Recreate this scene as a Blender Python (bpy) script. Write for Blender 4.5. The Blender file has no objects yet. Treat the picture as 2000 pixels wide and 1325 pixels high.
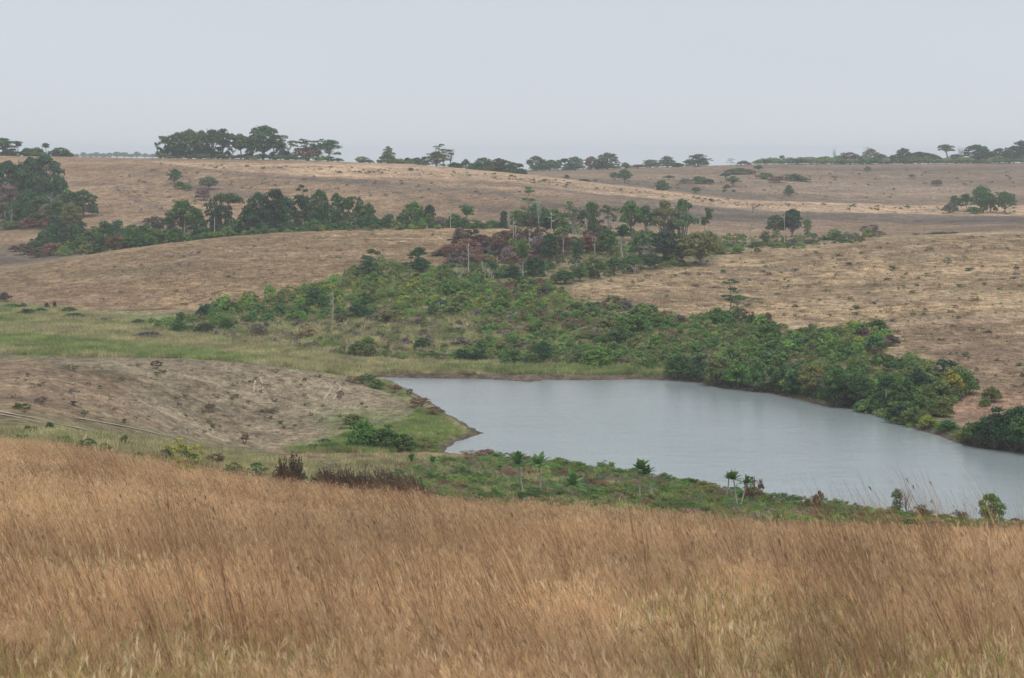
import bpy, math, random
import numpy as np
from mathutils import Vector

# ------------------------------------------------------------ camera, sky, sun, exposure
SC = bpy.context.scene
COL = SC.collection
F = 4011.0                      # focal length in pixels of the 2000 px wide frame
HY = 310.0                      # row of the eye level
cam_data = bpy.data.cameras.new('camera')
cam = bpy.data.objects.new('camera', cam_data); COL.objects.link(cam); SC.camera = cam
cam.location = (0, 0, 0); cam.rotation_euler = (math.radians(90), 0, 0)
cam_data.sensor_width = 36; cam_data.lens = 36*F/2000; cam_data.shift_y = -(662.5-HY)/2000
cam_data.dof.use_dof = True; cam_data.dof.focus_distance = 75; cam_data.dof.aperture_fstop = 8
cam_data.clip_start = 0.1; cam_data.clip_end = 20000

world = bpy.data.worlds.new('World'); SC.world = world; world.use_nodes = True
wn, wl = world.node_tree.nodes, world.node_tree.links
wn.clear()
SUN_EL, SUN_ROT = math.radians(58), math.radians(150)
sky = wn.new('ShaderNodeTexSky'); sky.sky_type = 'NISHITA'; sky.sun_disc = False
sky.sun_elevation = SUN_EL; sky.sun_rotation = SUN_ROT; sky.dust_density = 4; sky.air_density = 1.0
hsv = wn.new('ShaderNodeHueSaturation'); hsv.inputs['Saturation'].default_value = 0.25
wl.new(sky.outputs[0], hsv.inputs['Color'])
tc = wn.new('ShaderNodeTexCoord'); sx = wn.new('ShaderNodeSeparateXYZ'); wl.new(tc.outputs['Generated'], sx.inputs[0])
ramp = wn.new('ShaderNodeValToRGB'); wl.new(sx.outputs['Z'], ramp.inputs[0])
e = ramp.color_ramp.elements
e[0].position = 0.0;  e[0].color = (.655, .69, .735, 1)
e[1].position = 0.09; e[1].color = (.585, .63, .695, 1)
q = e.new(0.035); q.color = (.635, .675, .73, 1)
q = e.new(0.5); q.color = (.62, .67, .73, 1)
q = e.new(1.0); q.color = (.80, .84, .88, 1)
cn = wn.new('ShaderNodeTexNoise'); cn.inputs['Scale'].default_value = 2.2; cn.inputs['Detail'].default_value = 3
mp = wn.new('ShaderNodeMapping'); mp.inputs['Scale'].default_value = (1, 1, 5)
wl.new(tc.outputs['Generated'], mp.inputs[0]); wl.new(mp.outputs[0], cn.inputs['Vector'])
cr = wn.new('ShaderNodeMapRange'); cr.inputs[3].default_value = 0.94; cr.inputs[4].default_value = 1.05
wl.new(cn.outputs['Fac'], cr.inputs[0])
vm = wn.new('ShaderNodeVectorMath'); vm.operation = 'SCALE'; wl.new(ramp.outputs[0], vm.inputs[0]); wl.new(cr.outputs[0], vm.inputs['Scale'])
b1 = wn.new('ShaderNodeBackground'); b1.inputs[1].default_value = 0.012      # daylight behind the cloud deck
wl.new(hsv.outputs[0], b1.inputs[0])
b2 = wn.new('ShaderNodeBackground'); b2.inputs[1].default_value = 1.02; wl.new(vm.outputs[0], b2.inputs[0])
ad = wn.new('ShaderNodeAddShader'); wl.new(b1.outputs[0], ad.inputs[0]); wl.new(b2.outputs[0], ad.inputs[1])
wo = wn.new('ShaderNodeOutputWorld'); wl.new(ad.outputs[0], wo.inputs[0])

sun_data = bpy.data.lights.new('sun', 'SUN'); sun_data.energy = 1.35; sun_data.angle = math.radians(18); sun_data.color = (1, .94, .84)
sun = bpy.data.objects.new('sun', sun_data); COL.objects.link(sun)
sd = Vector((math.sin(SUN_ROT)*math.cos(SUN_EL), math.cos(SUN_ROT)*math.cos(SUN_EL), math.sin(SUN_EL)))
sun.rotation_euler = sd.to_track_quat('Z', 'Y').to_euler()
SC.view_settings.view_transform = 'Standard'; SC.view_settings.look = 'None'
SC.view_settings.exposure = 0.0; SC.view_settings.gamma = 1; SC.view_settings.use_curve_mapping = False
SC.cycles.volume_bounces = 1; SC.cycles.max_bounces = 6; SC.cycles.transparent_max_bounces = 4

# ------------------------------------------------------------ helpers
rng = np.random.default_rng(7)
def tag(o, label=None, cat=None, group=None, kind=None):
    if label: o['label'] = label
    if cat: o['category'] = cat
    if group: o['group'] = group
    if kind: o['kind'] = kind
    return o
def hash2(ix, iy, seed):
    h = (ix.astype(np.int64)*374761393 + iy.astype(np.int64)*668265263 + seed*1442695041) & 0xffffffff
    h = ((h ^ (h >> 13))*1274126177) & 0xffffffff
    return ((h ^ (h >> 16)) & 0xffff)/65535.0
def vnoise(x, y, seed=0):
    x = np.asarray(x, float); y = np.asarray(y, float)
    ix, iy = np.floor(x), np.floor(y); fx, fy = x-ix, y-iy
    fx = fx*fx*(3-2*fx); fy = fy*fy*(3-2*fy)
    a = hash2(ix, iy, seed); b = hash2(ix+1, iy, seed); c = hash2(ix, iy+1, seed); d = hash2(ix+1, iy+1, seed)
    return (a*(1-fx)+b*fx)*(1-fy) + (c*(1-fx)+d*fx)*fy - 0.5
def fbm(x, y, seed=0, o=4):
    s = 0; a = 1.0
    for k in range(o):
        s = s + a*vnoise(np.asarray(x)*2**k, np.asarray(y)*2**k, seed+k*17); a *= 0.5
    return s
def inpoly(px, py, poly):
    px = np.asarray(px, float); py = np.asarray(py, float)
    ins = np.zeros(px.shape, bool); n = len(poly)
    for i in range(n):
        x1, y1 = poly[i]; x2, y2 = poly[(i+1) % n]
        if y1 == y2: continue
        c = ((y1 > py) != (y2 > py)) & (px < (x2-x1)*(py-y1)/(y2-y1)+x1)
        ins ^= c
    return ins
def mesh_np(name, V, Fc, mats, fmat=None, smooth=False, attrs=None, colattr=None):
    """V (n,3); Fc (m,k) equal sized faces or list of such arrays"""
    if not isinstance(Fc, list): Fc = [Fc]
    Fc = [f for f in Fc if len(f)]
    me = bpy.data.meshes.new(name)
    me.vertices.add(len(V)); me.vertices.foreach_set('co', np.asarray(V, np.float32).ravel())
    loops = np.concatenate([f.ravel() for f in Fc]).astype(np.int32)
    sizes = np.concatenate([np.full(len(f), f.shape[1], np.int32) for f in Fc])
    me.loops.add(len(loops)); me.loops.foreach_set('vertex_index', loops)
    me.polygons.add(len(sizes))
    starts = np.concatenate([[0], np.cumsum(sizes)[:-1]]).astype(np.int32)
    me.polygons.foreach_set('loop_start', starts)
    if fmat is not None: me.polygons.foreach_set('material_index', np.asarray(fmat, np.int32))
    me.polygons.foreach_set('use_smooth', np.full(len(sizes), smooth, bool))
    for m in (mats if isinstance(mats, (list, tuple)) else [mats]): me.materials.append(m)
    for k, v in (attrs or {}).items():
        a = me.attributes.new(k, 'FLOAT', 'POINT'); a.data.foreach_set('value', np.asarray(v, np.float32))
    if colattr is not None:
        a = me.color_attributes.new('col', 'FLOAT_COLOR', 'POINT')
        a.data.foreach_set('color', np.hstack([colattr, np.ones((len(V), 1))]).astype(np.float32).ravel())
    me.update(calc_edges=True); me.validate()
    return me
def link(name, me, parent=None, loc=(0, 0, 0)):
    o = bpy.data.objects.new(name, me); COL.objects.link(o); o.location = loc
    if parent: o.parent = parent
    return o
class NT:
    def __init__(s, name):
        s.m = bpy.data.materials.new(name); s.m.use_nodes = True; s.t = s.m.node_tree; s.n = s.t.nodes; s.l = s.t.links
        s.b = s.n['Principled BSDF']; s.out = s.n['Material Output']
    def new(s, t, **k):
        x = s.n.new(t)
        for a, v in k.items(): setattr(x, a, v)
        return x
    def noise(s, scale, detail=3, vec=None, rough=.55):
        x = s.new('ShaderNodeTexNoise'); x.inputs['Scale'].default_value = scale; x.inputs['Detail'].default_value = detail; x.inputs['Roughness'].default_value = rough
        if vec: s.l.new(vec, x.inputs['Vector'])
        return x.outputs['Fac']
    def mapr(s, v, a, b, c, d):
        x = s.new('ShaderNodeMapRange'); s.l.new(v, x.inputs[0])
        for i, q in enumerate((a, b, c, d)): x.inputs[i+1].default_value = q
        return x.outputs[0]
    def math(s, op, a, b):
        x = s.new('ShaderNodeMath', operation=op)
        for i, q in enumerate((a, b)):
            if isinstance(q, (int, float)): x.inputs[i].default_value = q
            else: s.l.new(q, x.inputs[i])
        return x.outputs[0]
    def mix(s, f, a, b, blend='MIX'):
        x = s.new('ShaderNodeMix', data_type='RGBA', blend_type=blend)
        for i, q in ((0, f), (6, a), (7, b)):
            if isinstance(q, (int, float)): x.inputs[i].default_value = q
            elif isinstance(q, tuple): x.inputs[i].default_value = (*q, 1) if len(q) == 3 else q
            else: s.l.new(q, x.inputs[i])
        return x.outputs[2]
    def scale(s, c, f):
        x = s.new('ShaderNodeVectorMath', operation='SCALE')
        if isinstance(c, tuple): x.inputs[0].default_value = c
        else: s.l.new(c, x.inputs[0])
        if isinstance(f, (int, float)): x.inputs['Scale'].default_value = f
        else: s.l.new(f, x.inputs['Scale'])
        return x.outputs[0]

# ------------------------------------------------------------ terrain: key lines across the valley
# each line: for the nine bearings, (distance, row or height): values below zero are heights
BX = np.array([0, 250, 500, 750, 1000, 1250, 1500, 1750, 2000], float)
LINES = [
 ([2]*9, [-1.95]*9),
 ([8]*9, [-2.8]*9),
 ([22]*9, [-4.55, -4.6, -4.7, -4.8, -4.85, -4.85, -4.85, -4.8, -4.7]),
 ([85,75,65,55,50,48,46,44,42], [905,932,978,1012,1035,1053,1076,1094,1106]),
 ([125,130,150,150,150,145,140,135,130], [850,872,930,950,975,990,1005,1020,1035]),
 ([158,175,195,202,203,192,178,170,164], [803,848,886,890,-29.5,-29.5,-29.5,-29.5,-29.5]),
 ([180,195,212,225,238,235,222,203,187], [780,815,862,836,-31,-31,-31,-31,-31]),
 ([235,245,262,270,278,274,260,233,207], [704,702,712,742,-30.6,-30.6,-30.6,-30.6,-30.6]),
 ([285,285,288,288,294,293,278,249,229], [-29.6,-29.5,-29.5,-29.7,-29.6,-29.5,-29.4,-29.3,-29.3]),
 ([398,372,346,331,325,322,297,270,250], [600,620,640,655,655,650,690,720,760]),
 ([415,395,385,385,375,350,322,302,286], [582,600,590,575,570,600,640,660,680]),
 ([437,435,435,440,425,400,385,372,365], [560,540,520,505,510,540,560,560,560]),
 ([460,490,500,505,505,470,455,460,465], [535,487,458,448,448,480,487,465,455]),
 ([540,530,540,545,545,530,520,515,515], [505,492,468,456,453,474,480,470,462]),
 ([590,590,590,590,590,590,580,570,565], [470,440,445,440,440,450,460,455,448]),
 ([700,700,700,690,680,670,660,650,645], [380,375,375,372,380,405,425,428,428]),
 ([850,850,850,840,810,770,740,720,710], [304,309,313,321,338,367,394,403,404]),
 ([915,910,910,900,865,815,785,765,755], [-3,-4,-4,-6,-9,-14,-19,-20,-20]),
 ([960,950,950,930,900,850,830,820,820], [-5,-5,-5,-6.5,340,362,385,396,396]),
 ([1100]*9, [-2,-2,-3,325,334,328,321,320,319]),
 ([1500]*9, [-8,-8,-9,-12,-13,-13,-13,-13,-13]),
 ([2500]*9, [-.1,-.1,-1,-14,-14,-14,-14,-14,-14]),
 ([3000]*9, [-3,-3,-4,-16,-16,-16,-16,-16,-16]),
]
def pchip(xs, ys, q):
    xs = np.asarray(xs, float); ys = np.asarray(ys, float); h = np.diff(xs); d = np.diff(ys)/h; n = len(xs); m = np.zeros(n)
    for i in range(1, n-1):
        if d[i-1]*d[i] > 0:
            w1, w2 = 2*h[i]+h[i-1], h[i]+2*h[i-1]; m[i] = (w1+w2)/(w1/d[i-1]+w2/d[i])
    m[0], m[-1] = d[0], d[-1]
    i = np.clip(np.searchsorted(xs, q)-1, 0, n-2); t = (q-xs[i])/h[i]
    return ys[i]*(1+2*t)*(1-t)**2 + h[i]*m[i]*t*(1-t)**2 + ys[i+1]*t*t*(3-2*t) + h[i]*m[i+1]*t*t*(t-1)
px_in = np.arange(-60, 2061, 3.0)
px_out = np.concatenate([np.array([1000-11000*0.82**k for k in range(12)])])
px_out = px_out[px_out < -90]
PX = np.concatenate([px_out, np.arange(-1000, -60, 30.)[np.arange(-1000, -60, 30.) > px_out.max()+20], px_in])
PX = np.concatenate([PX, (2000-PX[PX < -60])[::-1]])
DD = np.concatenate([np.geomspace(2, 60, 110, endpoint=False), np.arange(60, 150, 1.2), np.arange(150, 320, .6), np.arange(320, 620, 1.2),
                     np.arange(620, 870, 2.), np.arange(870, 1200, 5.), np.arange(1200, 3001, 40.)])
NC, NR = len(PX), len(DD)
LD, LZ = [], []
for D_, v_ in LINES:
    D_ = np.array(D_, float); v_ = np.array(v_, float); z_ = np.where(v_ > 0, -(v_-HY)/F*D_, v_)
    c = np.clip(PX, -150, 2150)
    Dx = pchip(np.r_[-150, BX, 2150], np.r_[D_[0], D_, D_[-1]], c); zx = pchip(np.r_[-150, BX, 2150], np.r_[z_[0], z_, z_[-1]], c)
    LD.append(Dx); LZ.append(zx)
LD = np.array(LD); LZ = np.array(LZ)
Z = np.zeros((NR, NC)); SEG = np.zeros((NR, NC))
for j in range(NC):
    Z[:, j] = pchip(LD[:, j], LZ[:, j], DD)
    SEG[:, j] = np.interp(DD, LD[:, j], np.arange(len(LD)))
GX = np.clip((PX[None, :]-1000)/F*DD[:, None], -2950, 2950); GY = np.repeat(DD[:, None], NC, 1)
amp = np.clip((GY-40)/150, 0, 1)*np.clip(1.5-GY/2500, .0, 1)
Z += amp*(0.55*fbm(GX/38, GY/38, 3, 3) + 0.10*fbm(GX/5, GY/5, 9, 3)*np.clip(GY/250, .3, 1)) + 0.05*fbm(GX/2.5, GY/2.5, 5, 2)
Z += np.clip((GY-600)/200, 0, 1)*np.clip((1150-GY)/100, 0, 1)*0.8*fbm(GX/90+7, GY/60, 33, 3)
# the lake
WL = -30.0
LAKE = [(706,737),(745,736),(790,738),(840,739),(905,740),(990,743),(1040,746),(1075,742),(1150,743),(1240,741),(1330,745),(1375,749),(1400,757),(1450,763),(1500,768),(1550,778),(1600,790),(1650,797),(1700,805),(1745,822),(1790,838),(1830,850),(1870,865),(1930,878),(2000,888),(2200,900),(4200,915),
        (4200,1050),(2300,1048),(2000,1040),(1850,1025),(1650,1005),(1500,980),(1350,955),(1250,932),(1100,912),(1000,900),(930,893),(890,890),(866,884),(880,872),(890,864),(905,857),(926,851),(946,846),(922,838),(894,822),(862,800),(835,782),(800,766),(765,753),(728,741)]
def lw(p): D = -WL*F/(p[1]-HY); return ((p[0]-1000)/F*D, D)
LAKEW = []
for a, b in zip(LAKE, LAKE[1:]+LAKE[:1]):
    n = max(1, int(math.hypot(b[0]-a[0], b[1]-a[1])/22)) if abs(b[0]-a[0]) < 300 else 1
    for k in range(n):
        t = k/n; LAKEW.append(lw((a[0]+(b[0]-a[0])*t, a[1]+(b[1]-a[1])*t)))
LAKEW = np.array(LAKEW)
r0, r1 = np.searchsorted(DD, 130), np.searchsorted(DD, 330)
cs = (PX > -900) & (PX < 4100)
sx_, sy_ = GX[r0:r1][:, cs], GY[r0:r1][:, cs]
wx = sx_ + .7*fbm(sx_/3, sy_/3, 41, 4); wy = sy_ + 1.1*fbm(sx_/4+9, sy_/4, 43, 3)
dist = np.full(sx_.shape, 1e9)
for a, b in zip(LAKEW, np.roll(LAKEW, -1, 0)):
    ab = b-a; t = np.clip(((wx-a[0])*ab[0]+(wy-a[1])*ab[1])/(ab@ab), 0, 1)
    dist = np.minimum(dist, np.hypot(wx-a[0]-t*ab[0], wy-a[1]-t*ab[1]))
ins = inpoly(wx, wy, LAKEW)
zz = Z[r0:r1][:, cs]
zz = np.where(ins, WL-np.minimum(1.6, .12*dist)-.02, np.maximum(zz, WL+.03+np.minimum(.55, .22*dist)))
Z[r0:r1][:, cs] = zz
Zs = Z[r0:r1]; Zs[:, cs] = zz
LDIST = np.full(Z.shape, 99.0); t_ = LDIST[r0:r1]; t_[:, cs] = np.where(ins, -dist, dist)
YP = HY - Z*F/GY                                     # row at which each ground point is seen

def height(X, D):
    px = 1000 + X/D*F
    j = np.clip(np.searchsorted(PX, px)-1, 0, NC-2); i = np.clip(np.searchsorted(DD, D)-1, 0, NR-2)
    u = np.clip((px-PX[j])/(PX[j+1]-PX[j]), 0, 1); v = np.clip((D-DD[i])/(DD[i+1]-DD[i]), 0, 1)
    return (Z[i, j]*(1-u)+Z[i, j+1]*u)*(1-v)+(Z[i+1, j]*(1-u)+Z[i+1, j+1]*u)*v
def hit(px, y, dmin=60, dmax=1190):
    """nearest visible ground point seen at (px, y) between two distances"""
    j = int(np.clip(np.searchsorted(PX, px), 0, NC-1)); i0, i1 = np.searchsorted(DD, dmin), np.searchsorted(DD, dmax)
    col = YP[i0:i1, j]
    k = np.nonzero(col <= y)[0]
    if len(k) == 0:
        k = int(np.argmin(col)); D = DD[i0+k]
    else: D = DD[i0+k[0]]
    X = (px-1000)/F*D
    return X, D, float(height(np.array(X), np.array(D)))
# ------------------------------------------------------------ ground colours (what grows or lies there)
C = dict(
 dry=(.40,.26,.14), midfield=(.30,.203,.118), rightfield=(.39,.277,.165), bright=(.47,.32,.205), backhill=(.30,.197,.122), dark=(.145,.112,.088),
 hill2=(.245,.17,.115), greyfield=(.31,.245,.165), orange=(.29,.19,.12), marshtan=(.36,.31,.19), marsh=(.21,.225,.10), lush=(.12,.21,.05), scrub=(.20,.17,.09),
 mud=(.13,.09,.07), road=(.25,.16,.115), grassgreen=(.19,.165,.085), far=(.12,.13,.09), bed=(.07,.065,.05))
def seg_colors():
    # base colour per key line, per bearing
    k = [['dry']*9]*4 + [
     ['grassgreen','grassgreen','grassgreen']+['scrub']*6,
     ['orange','greyfield','grassgreen','scrub','mud','mud','mud','mud','mud'],
     ['orange','greyfield','greyfield','grassgreen']+['bed']*5,
     ['orange','greyfield','greyfield','scrub']+['bed']*5,
     ['marsh','marsh','marsh','marsh','lush','lush','scrub','scrub','scrub'],
     ['marsh','marsh','scrub','scrub','scrub','scrub','scrub','scrub','rightfield'],
     ['midfield','midfield','midfield','scrub','scrub','scrub','scrub','rightfield','rightfield'],
     ['midfield','midfield','midfield','midfield','scrub','rightfield','rightfield','rightfield','rightfield'],
     ['midfield','midfield','midfield','midfield','midfield','scrub','rightfield','rightfield','rightfield'],
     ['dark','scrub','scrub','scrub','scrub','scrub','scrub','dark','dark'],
     ['backhill','backhill','backhill','backhill','backhill','backhill','backhill','dark','dark'],
     ['backhill']*5+['dark']*4, ['backhill']*3+['bright']*6, ['hill2']*9, ['hill2']*9, ['hill2']*9, ['far']*9, ['far']*9, ['far']*9]
    return np.array([[C[c] for c in r] for r in k])
SCc = seg_colors()
cx = np.clip(PX, 0, 2000)/250
ci = np.clip(cx.astype(int), 0, 7); cf = (cx-ci)
byline = SCc[:, ci]*(1-cf)[None, :, None] + SCc[:, ci+1]*cf[None, :, None]          # (lines, NC, 3)
si = np.clip(SEG.astype(int), 0, len(LINES)-2); sf = (SEG-si)[..., None]
jj = np.repeat(np.arange(NC)[None], NR, 0)
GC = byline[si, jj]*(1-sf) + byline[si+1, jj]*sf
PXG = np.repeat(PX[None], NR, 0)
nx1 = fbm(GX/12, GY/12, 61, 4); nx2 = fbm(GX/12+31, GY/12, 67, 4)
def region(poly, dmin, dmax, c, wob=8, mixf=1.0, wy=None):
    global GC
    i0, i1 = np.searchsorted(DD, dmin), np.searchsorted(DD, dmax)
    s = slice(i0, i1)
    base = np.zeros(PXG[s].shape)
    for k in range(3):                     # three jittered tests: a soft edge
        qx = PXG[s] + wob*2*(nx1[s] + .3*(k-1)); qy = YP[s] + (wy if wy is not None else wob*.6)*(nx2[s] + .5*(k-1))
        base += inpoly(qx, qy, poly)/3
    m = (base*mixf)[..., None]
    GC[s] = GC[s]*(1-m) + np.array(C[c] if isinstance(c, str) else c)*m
def outpad(p): return p
# left near hill
region([(-200,690),(330,706),(560,716),(700,742),(800,790),(850,830),(780,850),(640,880),(400,868),(250,850),(-200,800)], 150, 290, 'greyfield')
region([(-400,690),(120,700),(260,735),(210,790),(330,850),(180,842),(-400,790)], 150, 260, 'orange', 26, .65)
region([(-200,796),(60,806),(250,832),(380,862),(540,880),(540,925),(330,905),(150,880),(-200,850)], 90, 215, 'grassgreen', 20, .75)
region([(640,812),(720,800),(850,800),(925,845),(860,880),(600,884),(560,868),(640,850)], 170, 262, 'lush', 26, .45)
region([(690,742),(735,738),(800,765),(862,800),(925,845),(870,860),(830,800),(760,775)], 180, 285, 'marsh', 10, .8)
region([(530,878),(965,880),(965,893),(530,893)], 170, 212, 'road', 2, .95, 1)
region([(960,884),(1180,898),(1180,906),(960,892)], 170, 212, 'lush', 4, .6, 1)
# marsh flat
region([(-300,585),(90,600),(300,628),(440,668),(700,705),(1350,725),(1350,745),(738,738),(700,740),(500,712),(250,703),(-300,700)], 262, 420, 'marsh', 8)
region([(150,630),(300,645),(420,680),(600,703),(780,712),(640,716),(420,692),(200,665),(100,650)], 262, 420, 'marshtan', 14, .9)
region([(-200,612),(60,610),(230,625),(240,650),(-200,640)], 262, 420, 'marshtan', 20, .5)
region([(-300,652),(60,658),(200,672),(420,692),(560,707),(420,706),(180,690),(-300,672)], 262, 420, 'lush', 7, .85)
region([(-300,675),(120,690),(250,700),(-300,704)], 240, 420, 'scrub', 8, .7)
region([(735,728),(1340,735),(1400,750),(1340,748),(740,741)], 262, 300, 'mud', 3, .9, 2)
# hillside scrub and fields
region([(280,645),(330,634),(480,592),(600,570),(705,535),(735,515),(860,520),(905,480),(940,462),(1200,460),(1300,470),(1420,480),(1400,515),(1250,530),(1080,565),(1150,600),(1240,612),(1340,628),(1480,630),(1560,655),(1700,645),(1755,668),(1700,705),(1800,710),(1910,745),(1850,800),(1780,845),(1400,770),(1330,735),(800,705),(450,672)], 225, 500, 'scrub', 10, .9)
region([(1075,570),(1250,535),(1400,515),(1500,495),(1700,475),(1880,462),(2400,455),(2400,820),(2000,800),(1880,830),(1850,810),(1925,745),(1800,705),(1700,702),(1758,665),(1705,640),(1560,648),(1480,625),(1340,618),(1240,600),(1150,590)], 215, 478, 'rightfield', 6)
region([(1750,640),(2400,560),(2400,830),(2000,800),(1880,830),(1850,810),(1925,745),(1800,705)], 215, 400, (.26,.175,.125), 30, .6)
region([(1840,790),(1990,755),(2100,790),(1940,815),(1870,835)], 205, 300, (.25,.15,.105), 8, .8)
region([(-300,590),(60,590),(200,612),(330,632),(480,592),(600,570),(705,535),(735,515),(860,520),(905,480),(940,448),(700,448),(500,460),(300,480),(100,510),(-300,545)], 385, 515, 'midfield', 6)
region([(-100,600),(100,560),(200,545),(300,570),(180,600)], 385, 500, (.26,.165,.105), 30, .6)
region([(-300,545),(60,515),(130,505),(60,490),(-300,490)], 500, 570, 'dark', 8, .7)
region([(-300,600),(60,600),(150,610),(330,633),(250,640),(100,620),(-300,612)], 380, 425, 'lush', 8, .6)
for p in ([(757,465),(860,464),(860,467),(757,467)], [(752,472),(850,470),(850,473),(752,474)], [(560,497),(590,494),(592,497),(565,500)], [(620,460),(670,459),(670,462),(622,462)]):
    region(p, 440, 515, (.50,.36,.23), 2, .9, 1)
# back hill: bright grass on the brow, dark burnt streaks below
region([(300,316),(700,322),(1000,337),(1250,366),(1500,393),(1800,402),(2300,403),(2300,424),(2000,423),(1500,412),(1380,402),(1200,382),(1080,368),(900,352),(600,343),(420,332)], 640, 900, 'bright', 8, 1, 2)
region([(1350,402),(1500,413),(1750,421),(2300,422),(2300,450),(1750,455),(1500,440),(1420,425)], 560, 745, 'dark', 10, .85, 3)
region([(1400,425),(1700,432),(1900,446),(1600,450)], 560, 745, 'backhill', 20, .6, 3)
region([(1650,435),(2300,440),(2300,455),(1900,462),(1500,470),(1480,452)], 520, 640, 'backhill', 10, .6, 3)
for pts, w in (([(222,362),(240,378),(268,392),(322,412)], 5), ([(745,360),(775,378),(812,398)], 3.5), ([(830,365),(870,385),(930,405),(1000,420)], 4.5), ([(905,353),(1000,362),(1100,372),(1300,395),(1400,406),(1600,420)], 3), ([(430,338),(600,352),(700,352)], 3.5), ([(960,375),(1020,390),(1100,405),(1200,414)], 5), ([(700,360),(900,372),(1000,380)], 6), ([(330,355),(420,372),(560,388)], 5), ([(560,345),(640,352),(760,356)], 4)):
    poly = [(x, y-w) for x, y in pts] + [(x, y+w) for x, y in pts[::-1]]
    region(poly, 600, 860, 'dark', 9, .62, 4)
# far right hill
region([(1050,345),(1250,352),(1500,380),(1750,398),(2300,398),(2300,410),(1500,400),(1250,372),(1050,350)], 815, 960, 'dark', 10, .6, 3)
region([(1500,325),(2300,325),(2300,345),(1700,340)], 930, 1110, 'dark', 20, .6, 3)
region([(1400,350),(1700,352),(2000,360),(1700,378),(1450,365)], 850, 1100, (.26,.19,.14), 20, .6, 4)
# water line mud
m = np.clip(1-np.abs(LDIST)/1.6, 0, 1)[..., None]
GC = GC*(1-m) + np.array(C['mud'])*m
m = (LDIST < 0)[..., None]; GC = np.where(m, np.array(C['bed']), GC)
# patchiness: stubble, wear, ash
fld = np.clip((GY-140)/40, 0, 1)
pat = fbm(GX/22, GY/14, 71, 4)*.28 + fbm(GX/4.5, GY/3.2, 77, 4)*.30
GC = GC*(1+fld*pat)[..., None]
ash = np.clip((fbm(GX/9, GY/6, 91, 4)-.22)*5, 0, 1)*fld*(GY > 300)*.34
GC = GC*(1-ash[..., None]) + np.array((.13,.11,.10))*ash[..., None]
wide = fbm(GX/70+3, GY/26, 131, 3); GC = GC*(1+fld*.34*wide)[..., None]
grn = np.clip((fbm(GX/16+50, GY/12, 101, 4)-.22)*4, 0, 1)*fld*.3
GC = GC*(1-grn[..., None]) + np.array((.13,.135,.07))*grn[..., None]
GC = np.clip(GC, .01, .7)

g = NT('earth')
ca = g.new('ShaderNodeVertexColor', layer_name='col')
geo = g.new('ShaderNodeNewGeometry')
cd = g.new('ShaderNodeMapping'); cd.inputs['Scale'].default_value = (1, .55, 1); g.l.new(geo.outputs['Position'], cd.inputs[0])
n1 = g.noise(.9, 6, cd.outputs[0], .7); n2 = g.noise(.22, 5, cd.outputs[0], .6); n3 = g.noise(3.5, 3, cd.outputs[0], .6)
k = g.math('MULTIPLY', g.mapr(n1, .36, .64, .55, 1.42), g.mapr(n2, .35, .65, .80, 1.20))
k = g.math('MULTIPLY', k, g.mapr(n3, .35, .65, .72, 1.28))
# scattered trash and dung: small dark flecks
vo = g.new('ShaderNodeTexVoronoi'); vo.inputs['Scale'].default_value = .30; g.l.new(cd.outputs[0], vo.inputs['Vector'])
fl = g.mapr(vo.outputs['Distance'], .10, .22, .68, 1.0)
k = g.math('MULTIPLY', k, fl)
g.l.new(g.scale(ca.outputs[0], k), g.b.inputs['Base Color'])
g.b.inputs['Roughness'].default_value = .95; g.b.inputs['Specular IOR Level'].default_value = .15
bm_ = g.new('ShaderNodeBump'); bm_.inputs['Strength'].default_value = .9; bm_.inputs['Distance'].default_value = .5
g.l.new(n1, bm_.inputs['Height']); g.l.new(bm_.outputs[0], g.b.inputs['Normal'])
idx = np.arange(NR*NC).reshape(NR, NC)
fc = np.stack([idx[:-1, :-1], idx[:-1, 1:], idx[1:, 1:], idx[1:, :-1]], -1).reshape(-1, 4)
V = np.stack([GX, GY, Z], -1).reshape(-1, 3)
gm = mesh_np('ground', V, fc, g.m, smooth=True, colattr=GC.reshape(-1, 3))
tag(link('ground', gm), kind='structure')

# lake water
w = NT('lake_water')
w.b.inputs['Base Color'].default_value = (.31, .355, .365, 1); w.b.inputs['Roughness'].default_value = .07; w.b.inputs['IOR'].default_value = 1.33
geo = w.new('ShaderNodeNewGeometry'); mp = w.new('ShaderNodeMapping'); mp.inputs['Scale'].default_value = (.8, 1.3, 1); mp.inputs['Rotation'].default_value = (0, 0, .25)
w.l.new(geo.outputs['Position'], mp.inputs[0])
a = w.noise(3.0, 4, mp.outputs[0], .65); b = w.noise(.35, 3, mp.outputs[0], .6)
h = w.math('ADD', a, w.math('MULTIPLY', b, 1.2))
bp = w.new('ShaderNodeBump'); bp.inputs['Strength'].default_value = .33; bp.inputs['Distance'].default_value = .12
wp = w.noise(.045, 3, mp.outputs[0], .5); w.l.new(w.mapr(wp, .35, .65, .24, .36), bp.inputs['Strength'])
w.l.new(h, bp.inputs['Height']); w.l.new(bp.outputs[0], w.b.inputs['Normal'])
wx0, wx1 = -32, 170
V = np.array([(wx0,135,WL),(wx1,135,WL),(wx1,300,WL),(wx0,300,WL)])
tag(link('lake_water', mesh_np('lake_water', V, np.array([[0,1,2,3]]), w.m)), kind='structure')

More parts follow.
